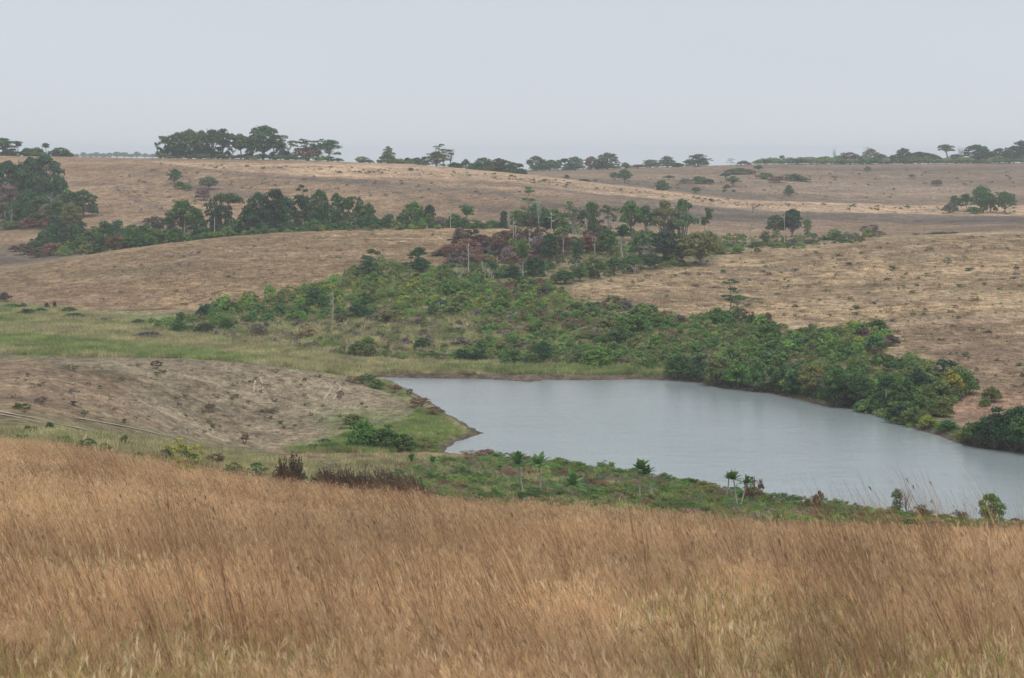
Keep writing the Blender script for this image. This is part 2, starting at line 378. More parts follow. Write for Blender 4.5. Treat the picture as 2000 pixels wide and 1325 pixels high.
# tyre tracks pressed into the soil: thin strips lying on the ground
rt = NT('bare_soil'); rn = rt.noise(1.5, 4)
rt.l.new(rt.mix(rt.mapr(rn, .3, .7, 0, 1), (.36,.29,.21), (.48,.39,.29)), rt.b.inputs['Base Color']); rt.b.inputs['Roughness'].default_value = .95
def strip(pts, dmin, dmax, wid):
    P = []
    for a, b in zip(pts[:-1], pts[1:]):
        for k in range(12):
            t = k/12; P.append(hit(a[0]+(b[0]-a[0])*t, a[1]+(b[1]-a[1])*t, dmin, dmax))
    P = np.array(P)
    for _ in range(3): P[1:-1] = (P[:-2]+P[1:-1]*2+P[2:])/4
    T = np.gradient(P[:, :2], axis=0); T /= np.linalg.norm(T, axis=1)[:, None]+1e-9; N = np.stack([-T[:, 1], T[:, 0]], 1)
    V, Fq = [], []
    ws = wid*(.7+.5*rng.random(len(P)))
    for i, (p, n) in enumerate(zip(P, N)):
        for s in (-1, 0, 1):
            x, y = p[:2]+n*s*ws[i]/2; V.append((x, y, float(height(np.array(x), np.array(y)))+.07))
    V = np.array(V); n = len(P)
    for i in range(n-1):
        for s in (0, 1): Fq.append((i*3+s, i*3+s+1, i*3+4+s, i*3+3+s))
    return V, np.array(Fq)
TR = [([(500,741),(497,752),(495,770)], .2), ([(508,741),(513,752),(513,770)], .2), ([(640,750),(649,757),(642,770),(632,784)], .22), ([(655,750),(666,758),(660,770),(650,784)], .22),
      ([(-60,795),(0,806),(60,817),(110,829),(180,844)], .5), ([(-60,800),(0,811),(60,823),(120,837)], .35), ([(150,818),(230,832),(300,847),(345,857)], .45)]
for pts, wd in TR:
    V, Fq = strip(pts, 140, 268, wd)
    tag(link('tyre_track', mesh_np('tyre_track', V, Fq, rt.m)), kind='structure')
# ------------------------------------------------------------ foliage and bark
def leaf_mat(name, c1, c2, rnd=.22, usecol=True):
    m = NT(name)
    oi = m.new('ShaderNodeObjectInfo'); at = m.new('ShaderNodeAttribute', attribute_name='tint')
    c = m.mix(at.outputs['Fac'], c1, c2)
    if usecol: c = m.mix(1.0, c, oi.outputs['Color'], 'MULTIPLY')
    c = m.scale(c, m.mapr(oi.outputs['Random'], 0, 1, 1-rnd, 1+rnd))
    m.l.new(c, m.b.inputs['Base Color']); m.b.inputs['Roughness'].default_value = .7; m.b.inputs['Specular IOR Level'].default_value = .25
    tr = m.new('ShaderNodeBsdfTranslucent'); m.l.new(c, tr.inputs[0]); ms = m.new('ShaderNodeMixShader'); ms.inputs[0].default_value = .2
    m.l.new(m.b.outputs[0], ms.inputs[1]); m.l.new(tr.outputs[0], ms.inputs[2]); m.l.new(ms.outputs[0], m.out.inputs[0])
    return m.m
# leaf colour = tint gradient (clump tops painted lighter) x object colour; object colours below are true leaf reflectances
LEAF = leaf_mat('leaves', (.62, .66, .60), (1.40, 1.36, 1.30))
def bark_mat(name, c1, c2):
    m = NT(name); n = m.noise(2.5, 4)
    m.l.new(m.mix(m.mapr(n, .35, .65, 0, 1), c1, c2), m.b.inputs['Base Color']); m.b.inputs['Roughness'].default_value = .9
    return m.m
BARK = bark_mat('grey_bark', (.13,.11,.095), (.25,.225,.20)); PALE = bark_mat('pale_bark', (.34,.31,.28), (.50,.47,.43)); DARKB = bark_mat('dark_bark', (.05,.04,.035), (.10,.08,.07))
TINT = dict(g=(.085,.160,.052), d=(.045,.088,.048), o=(.160,.190,.066), y=(.23,.27,.055), b=(.20,.118,.085), p=(.155,.122,.115), s=(.145,.18,.12), k=(.12,.065,.055),
            e=(.052,.115,.050), t=(.33,.26,.16), r=(.17,.095,.062), l=(.135,.235,.055), w=(.23,.21,.15))

class Tubes:
    def __init__(s): s.V, s.F, s.n = [], [], 0
    def add(s, pts, rads, sides=6):
        pts = np.asarray(pts, float); n = len(pts); T = np.gradient(pts, axis=0); T /= np.linalg.norm(T, axis=1)[:, None]+1e-9
        ref = np.where(np.abs(T[:, 2:3]) > .9, np.array([[1., 0, 0]]), np.array([[0, 0, 1.]]))
        A = np.cross(T, ref); A /= np.linalg.norm(A, axis=1)[:, None]+1e-9; B = np.cross(T, A)
        th = np.arange(sides)*2*math.pi/sides
        ring = pts[:, None]+np.asarray(rads)[:, None, None]*(A[:, None]*np.cos(th)[None, :, None]+B[:, None]*np.sin(th)[None, :, None])
        s.V.append(ring.reshape(-1, 3))
        i = np.arange(n-1)[:, None]*sides; k = np.arange(sides)[None]; k2 = (k+1) % sides
        s.F.append((np.stack([i+k, i+k2, i+sides+k2, i+sides+k], -1)+s.n).reshape(-1, 4)); s.n += n*sides
    def mesh(s, name, mat): return mesh_np(name, np.vstack(s.V), np.vstack(s.F), mat, smooth=True)
def curve(a, b, r, n=5, bend=.12, sag=0):
    a, b = np.asarray(a, float), np.asarray(b, float); t = np.linspace(0, 1, n)[:, None]; L = np.linalg.norm(b-a)
    off = r.normal(0, bend*L, 3); off2 = r.normal(0, bend*L*.4, 3)
    return a+(b-a)*t+np.sin(math.pi*t)*off+np.sin(2*math.pi*t)*off2+np.array([0, 0, sag*L])*np.sin(math.pi*t)
def leaves(r, cen, rad, n, size, up=.35, rand=.75, shell=.55):
    """n leaf sprays over ellipsoid clumps; returns V, F, tint"""
    cen = np.asarray(cen, float); rad = np.asarray(rad, float)
    wgt = (rad[:, 0]*rad[:, 1]); k = r.choice(len(cen), n, p=wgt/wgt.sum())
    d = r.normal(size=(n, 3)); d /= np.linalg.norm(d, axis=1)[:, None]
    d[:, 2] = np.where(d[:, 2] < -.3, -d[:, 2]*.6, d[:, 2])
    rr = shell+(1-shell)*r.random(n)**.6; rr *= 1+.25*(r.random(n) < .12)
    P = cen[k]+d*rad[k]*rr[:, None]
    N = d*.6+r.normal(size=(n, 3))*rand*.6+np.array([0, 0, up]); N /= np.linalg.norm(N, axis=1)[:, None]
    A = np.cross(N, r.normal(size=(n, 3))); A /= np.linalg.norm(A, axis=1)[:, None]; B = np.cross(N, A)
    s = size*(.55+.9*r.random(n))[:, None]; asp = (.45+.35*r.random(n))[:, None]
    V = np.stack([P-A*s, P-B*s*asp+A*s*.15, P+A*s, P+B*s*asp+A*s*.1], 1).reshape(-1, 3)
    V += r.normal(size=V.shape)*size*.12
    F = np.arange(n*4).reshape(-1, 4)
    ct = r.random(len(cen))
    t = np.clip(.18+.30*ct[k]+.28*r.random(n)+.22*np.clip(d[:, 2], -1, 1), 0, 1)  # clump tops painted lighter and undersides darker, as if lit from above
    return V, F, np.repeat(t, 4)
def leaf_mesh(name, parts, mat=None):
    V, F, T, n = [], [], [], 0
    for v, f, t in parts: V.append(v); F.append(f+n); T.append(t); n += len(v)
    return mesh_np(name, np.vstack(V), np.vstack(F), mat or LEAF, attrs={'tint': np.concatenate(T)})
def mk_tree(kind, seed):
    """returns (crown mesh, trunk mesh) in a unit box: height 1, width 1"""
    r = np.random.default_rng(seed); tb = Tubes(); cen, rad = [], []; n = 1500; size = .030; sh = .55; up = .35
    top = r.normal(0, .03, 2)
    bark = BARK; tr = .030
    if kind == 'umbrella':
        fork = (.0+top[0], top[1], .36+.1*r.random()); K = 18; bark = PALE if seed % 2 else BARK
        for i in range(K):
            a = i*2.4+r.random(); q = math.sqrt((i+.4)/K)*.36
            c = (q*math.cos(a), q*math.sin(a), .84-2.3*q*q*(.6+.8*r.random())+r.normal(0, .04)-(.13 if i % 4 == 3 else 0)); cen.append(c); s = .10+.07*r.random(); rad.append((s*1.05, s*1.05, s*.8))
        lim = 1; n = 2500; sh = .4
    elif kind == 'round':
        fork = (top[0], top[1], .22); K = 17
        for i in range(K):
            z = .30+.56*((i+.5)/K); q = .33*math.sqrt(max(.05, 1-((z-.52)/.46)**2))*(0.65+.5*r.random()); a = i*2.4+r.random()*.7
            cen.append((q*math.cos(a), q*math.sin(a), z)); s = .14+.07*r.random(); rad.append((s, s, s*.7))
        lim = 1; n = 2800
    elif kind == 'full':
        fork = (top[0], top[1], .2); K = 22
        for i in range(K):
            z = .12+.76*((i+.5)/K); q = .34*math.sqrt(max(.06, 1-((z-.42)/.50)**2))*(0.6+.55*r.random()); a = i*2.4+r.random()*.7
            cen.append((q*math.cos(a), q*math.sin(a), z)); s = .11+.08*r.random(); rad.append((s, s, s*.75))
        lim = 1; n = 3000
    elif kind == 'conical':
        fork = (0, 0, .2); K = 14
        for i in range(K):
            z = .16+.74*(i/K); q = .33*(1-z)**.8*(.7+.5*r.random()); a = i*2.4
            cen.append((q*math.cos(a), q*math.sin(a), z)); s = .07+.20*(1-z); rad.append((s, s, s*.55+.03))
        lim = 1; n = 2000
    elif kind == 'column':
        fork = (0, 0, .3); K = 13
        for i in range(K):
            z = .06+.86*(i/(K-1)); q = .16*r.random(); a = i*2.4
            cen.append((q*math.cos(a), q*math.sin(a), z)); s = (.26+.12*r.random())*(1.1 if .45 < z < .9 else .8); rad.append((s, s, .085))
        lim = 0; n = 1700
    elif kind == 'mushroom':       # dense cap on a stem wrapped in creeper
        fork = (0, 0, .55); K = 9
        for i in range(K):
            a = i*2.4; q = math.sqrt((i+.2)/K)*.33
            cen.append((q*math.cos(a), q*math.sin(a), .84-.6*q*q+r.normal(0, .02))); rad.append((.17, .17, .12))
        for i in range(6): cen.append((r.normal(0, .03), r.normal(0, .03), .12+.1*i)); rad.append((.13, .13, .08))
        lim = 0; n = 2100
    elif kind == 'sparse':
        fork = (top[0], top[1], .38); K = 12; bark = PALE
        for i in range(K):
            z = .52+.42*r.random(); q = .36*(.4+.6*r.random()); a = i*2.4+r.random()
            cen.append((q*math.cos(a), q*math.sin(a), z)); s = .07+.06*r.random(); rad.append((s*1.2, s*1.2, s*.55))
        lim = 1; n = 900; sh = .2; tr = .024
    elif kind == 'tiered':
        fork = (0, 0, .5); K = 8
        for i in range(K):
            z = [.96, .90, .88, .72, .7, .5, .47, .38][i]; q = [0, .22, .25, .25, .2, .3, .24, .3][i]; a = i*2.4+.5
            cen.append((q*math.cos(a), q*math.sin(a), z)); rad.append((.2, .2, .04))
        lim = 1; n = 700; sh = .2; tr = .014
    elif kind == 'tall':
        fork = (top[0], top[1], .60); K = 8; bark = PALE
        for i in range(K):
            z = .66+.28*(i/K); q = .26*(.3+.7*r.random()); a = i*2.4
            cen.append((q*math.cos(a), q*math.sin(a), z)); s = .16+.08*r.random(); rad.append((s, s, .07))
        lim = 1; n = 1300; tr = .036
    elif kind == 'massive':        # flat crown carried by a sheaf of grey stems
        fork = (0, 0, .40); K = 10
        for i in range(K):
            a = i*2.4; q = math.sqrt((i+.4)/K)*.38
            cen.append((q*math.cos(a), q*math.sin(a), .80-2.4*q*q*(.5+r.random())+r.normal(0, .04))); s = .13+.06*r.random(); rad.append((s, s, s*.8))
        lim = 1; n = 2000; sh = .4; tr = .04
        for i in range(9):
            a = i*.7; tb.add(curve((.07*math.cos(a), .07*math.sin(a), 0), (.15*math.cos(a), .15*math.sin(a), .66+.1*r.random()), r, 6, .06), np.linspace(.018, .007, 6), 5)
    if kind in ('round', 'full', 'umbrella', 'massive'):
        cen.append((top[0], top[1], .93)); rad.append((.15, .15, .10)); cen.append((top[0]+.08, top[1]-.05, .86)); rad.append((.19, .19, .12))
    cen, rad = np.array(cen), np.array(rad)
    base = (0, 0, -.03); nseg = 6
    P = curve(base, fork, r, nseg, .05); tb.add(P, np.linspace(tr*1.25, tr*.75, nseg), 7)
    if kind in ('column', 'mushroom', 'conical', 'tall', 'tiered'): tb.add(curve(fork, (top[0], top[1], .93), r, 4, .03), np.linspace(tr*.75, tr*.2, 4), 6)
    if lim:
        for i, c in enumerate(cen):
            st = np.array(fork) if r.random() < .55 or kind in ('umbrella',) else P[-1-int(r.random() < .4)]
            if kind in ('tall', 'tiered', 'conical'): st = np.array([top[0]*.5, top[1]*.5, c[2]-.06-.04*r.random()])
            L = curve(st, c, r, 5, .07, .04); tb.add(L, np.linspace(tr*.62, tr*.14, 5), 5)
            if kind in ('sparse', 'umbrella', 'massive'):
                for q in range(3):
                    tb.add(curve(L[3], c+r.normal(0, .07, 3)*[1, 1, .6], r, 3, .06), np.linspace(tr*.2, tr*.06, 3), 4)
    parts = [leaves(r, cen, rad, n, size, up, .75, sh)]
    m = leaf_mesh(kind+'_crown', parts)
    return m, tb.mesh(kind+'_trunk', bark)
def mk_bush(kind, seed):
    r = np.random.default_rng(seed); tb = Tubes(); cen, rad = [], []
    if kind == 'bush':
        K = 13; n = 900; size = .055
        for i in range(K):
            a = i*2.4+r.random(); q = math.sqrt((i+.3)/K)*.36; z = (.62-.42*(q/.36)**2)*(.8+.4*r.random())
            cen.append((q*math.cos(a), q*math.sin(a), z)); s = .15+.08*r.random(); rad.append((s, s, s*.9))
    elif kind == 'dense':
        K = 26; n = 2300; size = .034
        for i in range(K):
            a = i*2.4+r.random(); q = math.sqrt((i+.3)/K)*.38; z = (.72-.50*(q/.38)**2)*(.55+.65*r.random())
            cen.append((q*math.cos(a), q*math.sin(a), z)); s = .12+.07*r.random(); rad.append((s, s, s*.85))
    elif kind == 'fine':
        K = 30; n = 2600; size = .021
        for i in range(K):
            a = i*2.4+r.random(); q = .42*math.sqrt(r.random()); z = (.30+.62*r.random()*(1-q*1.3))
            cen.append((q*math.cos(a), q*math.sin(a), z)); s = .06+.08*r.random(); rad.append((s, s, s*1.2))
    elif kind == 'loose':
        K = 26; n = 800; size = .036
        for i in range(K):
            a = i*2.4+r.random(); q = .40*math.sqrt(r.random()); z = .35+.6*r.random()*(1-q)
            cen.append((q*math.cos(a), q*math.sin(a), z)); s = .06+.07*r.random(); rad.append((s, s, s*1.1))
    elif kind == 'tuft':
        K = 6; n = 90; size = .11
        for i in range(K):
            a = i*2.4+r.random(); q = .34*math.sqrt(r.random()); z = .15+.6*r.random()*(1-q)
            cen.append((q*math.cos(a), q*math.sin(a), z)); s = .10+.08*r.random(); rad.append((s, s, s*.8))
    cen, rad = np.array(cen), np.array(rad)
    for i in range(0, len(cen), 1 if kind in ('tuft',) else 2):
        tb.add(curve((cen[i][0]*.15, cen[i][1]*.15, -.05), cen[i], r, 4, .08), np.linspace(.016, .004, 4), 4)
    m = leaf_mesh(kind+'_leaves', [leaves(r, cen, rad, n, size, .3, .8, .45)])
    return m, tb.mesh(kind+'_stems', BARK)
def mk_dead(kind, seed):
    r = np.random.default_rng(seed); tb = Tubes()
    if kind == 'pole':
        P = curve((0, 0, -.03), (r.normal(0, .1), 0, 1), r, 8, .02); tb.add(P, np.linspace(.14, .07, 8), 6)
        for k in (4, 5, 6):
            d = r.normal(0, .12, 3); d[2] = abs(d[2]); tb.add(curve(P[k], P[k]+d*[4, 4, 1], r, 3, .05), np.linspace(.04, .012, 3), 4)
    else:
        K = 3 if kind == 'fork' else 7
        f = np.array((r.normal(0, .03), 0, .30)); tb.add(curve((0, 0, -.03), f, r, 5, .04), np.linspace(.055, .042, 5), 6)
        for i in range(K):
            a = i*2.4+seed; e1 = f+np.array((.30*math.cos(a), .30*math.sin(a)*.7, .45+.2*r.random())); L = curve(f, e1, r, 6, .10); tb.add(L, np.linspace(.036, .014, 6)*(1 if kind == 'fork' else .45), 5)
            for q in range(3 if kind == 'fork' else 6):
                j = 2+q % 4; d = r.normal(0, .13, 3); d[2] = abs(d[2])+.05; L2 = curve(L[j], L[j]+d, r, 4, .08); tb.add(L2, np.linspace(.008, .002, 4), 4)
                if kind != 'fork':
                    for z in range(3): tb.add(curve(L2[2], L2[2]+r.normal(0, .07, 3), r, 3, .08), [.003, .002, .001], 3)
    return tb
LIB = {}
def lib(kind, v):
    key = (kind, v)
    if key not in LIB:
        s = sum(map(ord, kind))+v*13
        if kind in ('umbrella','round','full','conical','column','mushroom','sparse','tiered','tall','massive'): LIB[key] = mk_tree(kind, s)
        elif kind in ('bush','dense','fine','loose','tuft'): LIB[key] = mk_bush(kind, s)
        else:
            tb = mk_dead(kind.split('_')[0], s); LIB[key] = (None, tb.mesh(kind+'_wood', {'w': PALE, 'g': BARK, 'k': DARKB}[kind.split('_')[1]]))
        cm, tm = LIB[key]
        if cm is not None:             # fill the unit box exactly
            co = np.empty(len(cm.vertices)*3, np.float32); cm.vertices.foreach_get('co', co); co = co.reshape(-1, 3)
            lo, hi = np.percentile(co, 1.5, 0), np.percentile(co, 98.5, 0)
            k = np.array([1/(hi[0]-lo[0]), 1/(hi[1]-lo[1]), 1/hi[2]]); sh = np.array([-(hi[0]+lo[0])/2, -(hi[1]+lo[1])/2, 0])
            for m_ in (cm, tm):
                c_ = np.empty(len(m_.vertices)*3, np.float32); m_.vertices.foreach_get('co', c_)
                c_ = (c_.reshape(-1, 3)+sh*(1 if m_ is cm else np.array([.6, .6, 0])))*k; m_.vertices.foreach_set('co', c_.ravel().astype(np.float32)); m_.update()
    return LIB[key]
NAMES = dict(full='broadleaf_tree', umbrella='umbrella_tree', round='broadleaf_tree', conical='conical_tree', column='creeper_covered_tree', mushroom='creeper_covered_tree', sparse='sparse_tree', tiered='tiered_tree', tall='tall_tree', massive='umbrella_tree',
             bush='bush', dense='bush', fine='bush', loose='shrub', tuft='scrub_tuft')
TREES = []
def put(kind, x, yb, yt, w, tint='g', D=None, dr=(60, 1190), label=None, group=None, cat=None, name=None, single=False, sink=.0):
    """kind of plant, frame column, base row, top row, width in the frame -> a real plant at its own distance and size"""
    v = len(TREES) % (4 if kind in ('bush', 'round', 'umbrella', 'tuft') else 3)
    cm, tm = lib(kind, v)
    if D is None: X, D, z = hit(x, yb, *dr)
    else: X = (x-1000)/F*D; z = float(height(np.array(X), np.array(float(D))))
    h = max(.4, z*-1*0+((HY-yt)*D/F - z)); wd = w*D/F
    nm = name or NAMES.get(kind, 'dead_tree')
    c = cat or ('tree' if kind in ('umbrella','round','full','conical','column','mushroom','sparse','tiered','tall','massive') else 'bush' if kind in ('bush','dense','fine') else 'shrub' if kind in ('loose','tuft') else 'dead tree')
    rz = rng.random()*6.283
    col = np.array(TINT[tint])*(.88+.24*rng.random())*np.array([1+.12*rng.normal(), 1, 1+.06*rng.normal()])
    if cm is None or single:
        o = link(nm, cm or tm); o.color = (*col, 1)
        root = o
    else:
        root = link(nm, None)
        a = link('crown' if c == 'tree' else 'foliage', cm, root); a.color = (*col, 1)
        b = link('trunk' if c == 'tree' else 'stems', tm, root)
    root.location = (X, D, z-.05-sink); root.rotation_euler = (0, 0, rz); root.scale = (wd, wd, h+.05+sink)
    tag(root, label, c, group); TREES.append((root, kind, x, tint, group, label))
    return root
ORD = ['first','second','third','fourth','fifth','sixth','seventh','eighth','ninth','tenth','eleventh','twelfth','thirteenth','fourteenth','fifteenth','sixteenth','seventeenth','eighteenth','nineteenth','twentieth','twenty-first','twenty-second','twenty-third','twenty-fourth','twenty-fifth','twenty-sixth','twenty-seventh','twenty-eighth','twenty-ninth','thirtieth']
LOOK = dict(full='full {} tree', umbrella='umbrella-crowned {} tree', round='rounded {} tree', conical='pointed {} tree', column='narrow creeper-wrapped {} tree', mushroom='creeper-wrapped {} tree', sparse='thin-crowned {} tree', tiered='tiered {} tree', tall='slender {} tree', massive='thick-stemmed {} tree',
            bush='{} bush', fine='{} leafy bush', dense='dense {} bush', loose='loose {} shrub', tuft='small {} scrub tuft', pole_w='bare pale pole-like dead tree', pole_g='bare grey dead trunk', fork_w='bare white forked dead tree', twig_g='bare twiggy grey tree', twig_k='bare dark twiggy shrub', twig_w='bare pale twiggy tree')
HUE = dict(g='green', d='dark green', o='olive', y='yellow-green', b='brown', p='purplish brown', s='silvery green', k='blackened', e='deep green', t='straw-coloured', r='rust-brown', l='bright green', w='faded')
def row(group, where, items, **kw):
    """items: (kind, x, yb, yt, w, tint[, label]); labels count along the group from the left"""
    items = sorted(items, key=lambda q: q[1])
    for i, it in enumerate(items):
        lab = it[6] if len(it) > 6 else '%s, %s from left %s' % (LOOK[it[0]].format(HUE[it[5]]), ORD[i], where)
        put(*it[:6], label=lab, group=group, **kw)

LM = []          # landmarks used to tell look-alikes apart: (column, row, words)
def near_labels(items, noun, marks):
    """items: (x, y, hue). One label each: hue, noun, and how near it is to a landmark, on which side"""
    grp = {}
    for i, (x, y, h) in enumerate(items):
        d = [math.hypot((x-a)*.6, (y-b)*1.6) for a, b, _ in marks]; j = int(np.argmin(d)); a, b, _ = marks[j]
        s = ('left of' if x < a else 'right of') if abs(x-a)*.6 > abs(y-b)*1.6 else ('above' if y < b else 'below')
        grp.setdefault((j, s), []).append((d[j], i))
    out = [None]*len(items)
    for (j, s), L in grp.items():
        for k, (_, i) in enumerate(sorted(L)):
            o = 'nearest' if k == 0 else (ORD[k] if k < 30 else 'farthest')+' nearest'
            out[i] = '%s %s, %s %s %s' % (HUE[items[i][2]], noun, o, s, marks[j][2])
    return out
# ------------------------------------------------------------ trees and bushes one can tell apart
# skyline, far left
row('trees on the far left brow', 'on the far left brow', [
 ('umbrella',3,299,271,48,'g'),('tall',36,297,276,14,'g'),('tall',89,297,280,13,'g'),('bush',20,300,291,34,'g'),('bush',52,299,290,26,'g'),
 ('bush',72,300,289,28,'o'),('round',104,303,294,22,'g'),('round',119,303,289,30,'g'),('bush',131,304,295,12,'d')], D=858)
tb = Tubes(); tb.add([(0,0,0),(0,0,4.6)], [.06,.03], 5)
for k in range(3): tb.add([(-.25,0,3+k*.6),(.25,0,3+k*.6)], [.02,.02], 4)
mast = link('radio_mast', tb.mesh('mast', DARKB), loc=(-197, 860, float(height(np.array(-197.), np.array(860.)))))
tag(mast, 'thin faint radio mast on the far left brow between two small trees', 'mast')
row('trees on the distant plain', 'of hazy trees on the horizon', [
 ('round',x,306,t,w,'g') for x,t,w in ((150,301,10),(163,298,13),(176,300,12),(188,298,14),(201,300,13),(213,299,13),(228,297,18),(243,298,17),(256,301,12),(268,297,16),(283,300,14),(297,301,14),(310,300,14))]
 +[('bush',720,310,304,14,'g')][:0], D=2500)
# the grove on the brow
row('trees of the hilltop grove', 'in the hilltop grove', [
 ('sparse',307,307,277.88,12.48,'g'),('tall',324,307,266.44,24.96,'g'),('round',348,307,260.2,35.36,'g'),('round',374,308,254.96,39.52,'g'),('round',392,308,257.04,31.2,'g'),('umbrella',413,309,254.92,39.52,'e'),('umbrella',437,310,253.84,43.68,'g'),
 ('sparse',455,310,279.84,27.04,'b'),('umbrella',471,310,263.2,33.28,'g'),('round',513,310,247.6,58.24,'g','tallest densest domed tree in the middle of the hilltop grove'),('round',492,310,266.32,37.44,'g'),('umbrella',538,309,264.28,35.36,'g'),
 ('sparse',562,310,265.28,43.68,'g'),('sparse',596,312,272.48,41.6,'g'),('round',600,315,287.96,52,'b','low rounded brown tree under the open crowns at the right of the hilltop grove'),('sparse',622,314,272.4,29.12,'g'),('umbrella',640,315,274.44,47.84,'g'),('round',548,310,284,20.8,'g')], D=846)
row('undergrowth bushes of the hilltop grove', 'under the hilltop grove', [
 ('dense',x,y,t,w,c) for x,y,t,w,c in ((313,307,289,20,'d'),(330,307,284,26,'d'),(350,308,284,28,'e'),(368,308,286,26,'d'),(388,309,284,30,'d'),(408,309,287,26,'d'),(426,310,288,24,'d'),(444,310,295,18,'g'),(484,310,298,22,'d'),(535,310,297,20,'d'),(559,310,296,18,'d'),(660,317,309,20,'g'))], D=846)
# brow to the right of the grove
row('small trees along the middle brow', 'on the brow right of the hilltop grove', [
 ('conical',757,320,287.52,28,'g'),('bush',708,318,313.52,13.44,'g'),('bush',722,319,312.28,12.32,'g'),('round',740,319,312.28,10.08,'d'),('bush',778,321,314.28,13.44,'g'),('bush',768,321,316.52,33.6,'g'),('round',797,322,308.56,15.68,'d'),('round',815,323,308.44,20.16,'g'),('tall',829,322,306.32,10.08,'p'),
 ('round',853,328,298.88,42.56,'o'),('sparse',866,327,282.2,35.84,'g'),('twig_g',880,327,292.28,26.88,'g'),('bush',887,331,317.56,22.4,'g'),('bush',899,332,320.8,22.4,'g'),('umbrella',909,332,311.84,16.8,'s'),('round',920,333,321.8,17.92,'g')], D=838)
row('trees on the low brow in the middle', 'on the middle skyline', [
 ('full',946,336,309.16,34.16,'g'),('full',960,336,316.48,29.28,'g'),('full',974,337,310.16,26.84,'p'),('round',987,338,313.6,29.28,'g'),('full',1001,339,318.26,21.96,'g'),('bush',930,335,317.92,26.84,'g'),('tall',1015,338,319.7,14.64,'d')], D=820)
row('trees along the skyline of the far hill', 'along the skyline of the far hill', [
 ('full',1047,337,306.32,35.4,'g'),('full',1062,337,314.58,23.6,'g'),('bush',1075,338,313.22,28.32,'g'),('round',1089,337,313.4,18.88,'g'),('tall',1103,336,310.04,16.52,'d'),('full',1125,336,307.68,33.04,'g'),('full',1112,338,319.12,23.6,'g'),('round',1153,334,306.86,25.96,'b'),('full',1167,333,314.12,18.88,'g'),('full',1185,331,300.32,42.48,'g'),('round',1221,331,318.02,15.34,'g'),('tall',1206,331,320.38,9.44,'g'),
 ('round',1245,330,321.74,23.6,'w'),('round',1271,329,312.48,28.32,'s'),('conical',1303,331,306.22,37.76,'s'),('full',1323,333,318.84,23.6,'d'),('dense',1360,327,302.22,42.48,'e'),('sparse',1380,326,304.76,21.24,'g'),('tiered',1428,322,310.2,16.52,'g'),('bush',1452,323,314.74,28.32,'s')], D=1060)
row('trees of the far right skyline', 'along the far right skyline', [
 ('bush',1493,322,311.92,44.8,'s'),('bush',1527,321,314.28,26.88,'e'),('tall',1528,321,304.2,11.2,'g'),('sparse',1545,320,308.8,11.2,'g'),('bush',1562,321,309.8,26.88,'g'),('bush',1585,321,307.56,31.36,'g'),('bush',1610,321,306.44,31.36,'g'),('bush',1636,321,305.32,31.36,'g'),('round',1660,320,298.72,40.32,'b'),('bush',1680,320,306.56,29.12,'g'),
 ('full',1701,319,292.12,31.36,'w'),('bush',1722,320,302.08,29.12,'g'),('bush',1742,320,304.32,29.12,'g'),('full',1763,319,291,29.12,'e'),('round',1791,319,297.72,44.8,'e'),('bush',1816,320,300.96,44.8,'g'),('tall',1848,319,283.16,31.36,'o'),('full',1870,319,302.2,33.6,'e'),('full',1908,319,284.28,49.28,'e'),('bush',1930,319,297.72,33.6,'g'),('round',1952,319,291,35.84,'e'),('full',1980,319,286.52,38.08,'e'),('round',1998,319,276.44,33.6,'e'),('full',2025,319,283.16,44.8,'e')], D=1120)
row('bare trees above the far right hedge', 'above the far right skyline hedge', [('twig_g',1630,320,293,12,'g'),('twig_g',1694,319,288,20,'g'),('twig_g',1876,319,289,18,'g')], D=1126)
row('low hedge bushes of the far right skyline', 'in the far right skyline hedge', [('bush',x,324,311+(i%3),48,'go'[i%2]) for i,x in enumerate(range(1560,1990,34))], D=1095)
row('trees scattered on the far hill', 'scattered over the far hillside', [
 ('round',1200,352,337,20,'s'),('round',1220,357,332,26,'g'),('round',1294,381,353,28,'g'),('umbrella',1305,352,343,22,'g'),('bush',1338,361,349,22,'s'),('bush',1363,360,345,28,'g'),('bush',1384,361,350,22,'d'),('round',1360,378,366,18,'g'),('umbrella',1417,351,338,20,'e'),('umbrella',1432,365,345,26,'g'),
 ('bush',1420,371,361,14,'p'),('tall',1415,384,371,8,'d'),('tall',1433,383,371,8,'d'),('bush',1440,341,329,50,'g'),('bush',1462,341,331,30,'b'),('umbrella',1481,336,323,18,'g'),('bush',1495,350,338,32,'g'),('bush',1520,357,345,34,'b'),('bush',1552,355,340,34,'g'),('bush',1568,356,347,30,'d'),('conical',1541,382,363,20,'g'),('bush',1141,360,350,24,'d'),('round',1107,351,342,9,'d'),
 ('bush',1695,336,325,14,'s'),('umbrella',1781,350,341,15,'l'),('bush',1831,363,352,20,'p')], dr=(805, 1110))
# bright brow band
row('trees at the right of the bright band', 'in the group on the bright band', [
 ('dense',1855,417,398,28,'s'),('round',1866,412,383,22,'g'),('umbrella',1889,414,380,26,'g'),('round',1918,416,365,34,'g'),('round',1935,416,380,26,'g'),('dense',1903,418,405,32,'l'),('round',1965,417,376,36,'g'),('bush',1944,414,404,10,'g'),('round',1922,418,398,14,'g')], dr=(640, 760))
row('sprouts on the bright band', 'of small trees on the bright brow', [('tall',803,345,328,9,'g'),('tall',1388,399,388,9,'g'),('twig_g',1470,417,396,18,'p')], dr=(640, 860))
# trees on the back hill, left
row('trees alone on the back hill', 'of the lone trees on the left back hill', [
 ('round',342,360,331,24,'g'),('bush',352,370,355,22,'g'),('bush',366,374,361,16,'g'),('round',408,371,346,36,'s'),('bush',398,392,371,28,'p')], dr=(600, 850))
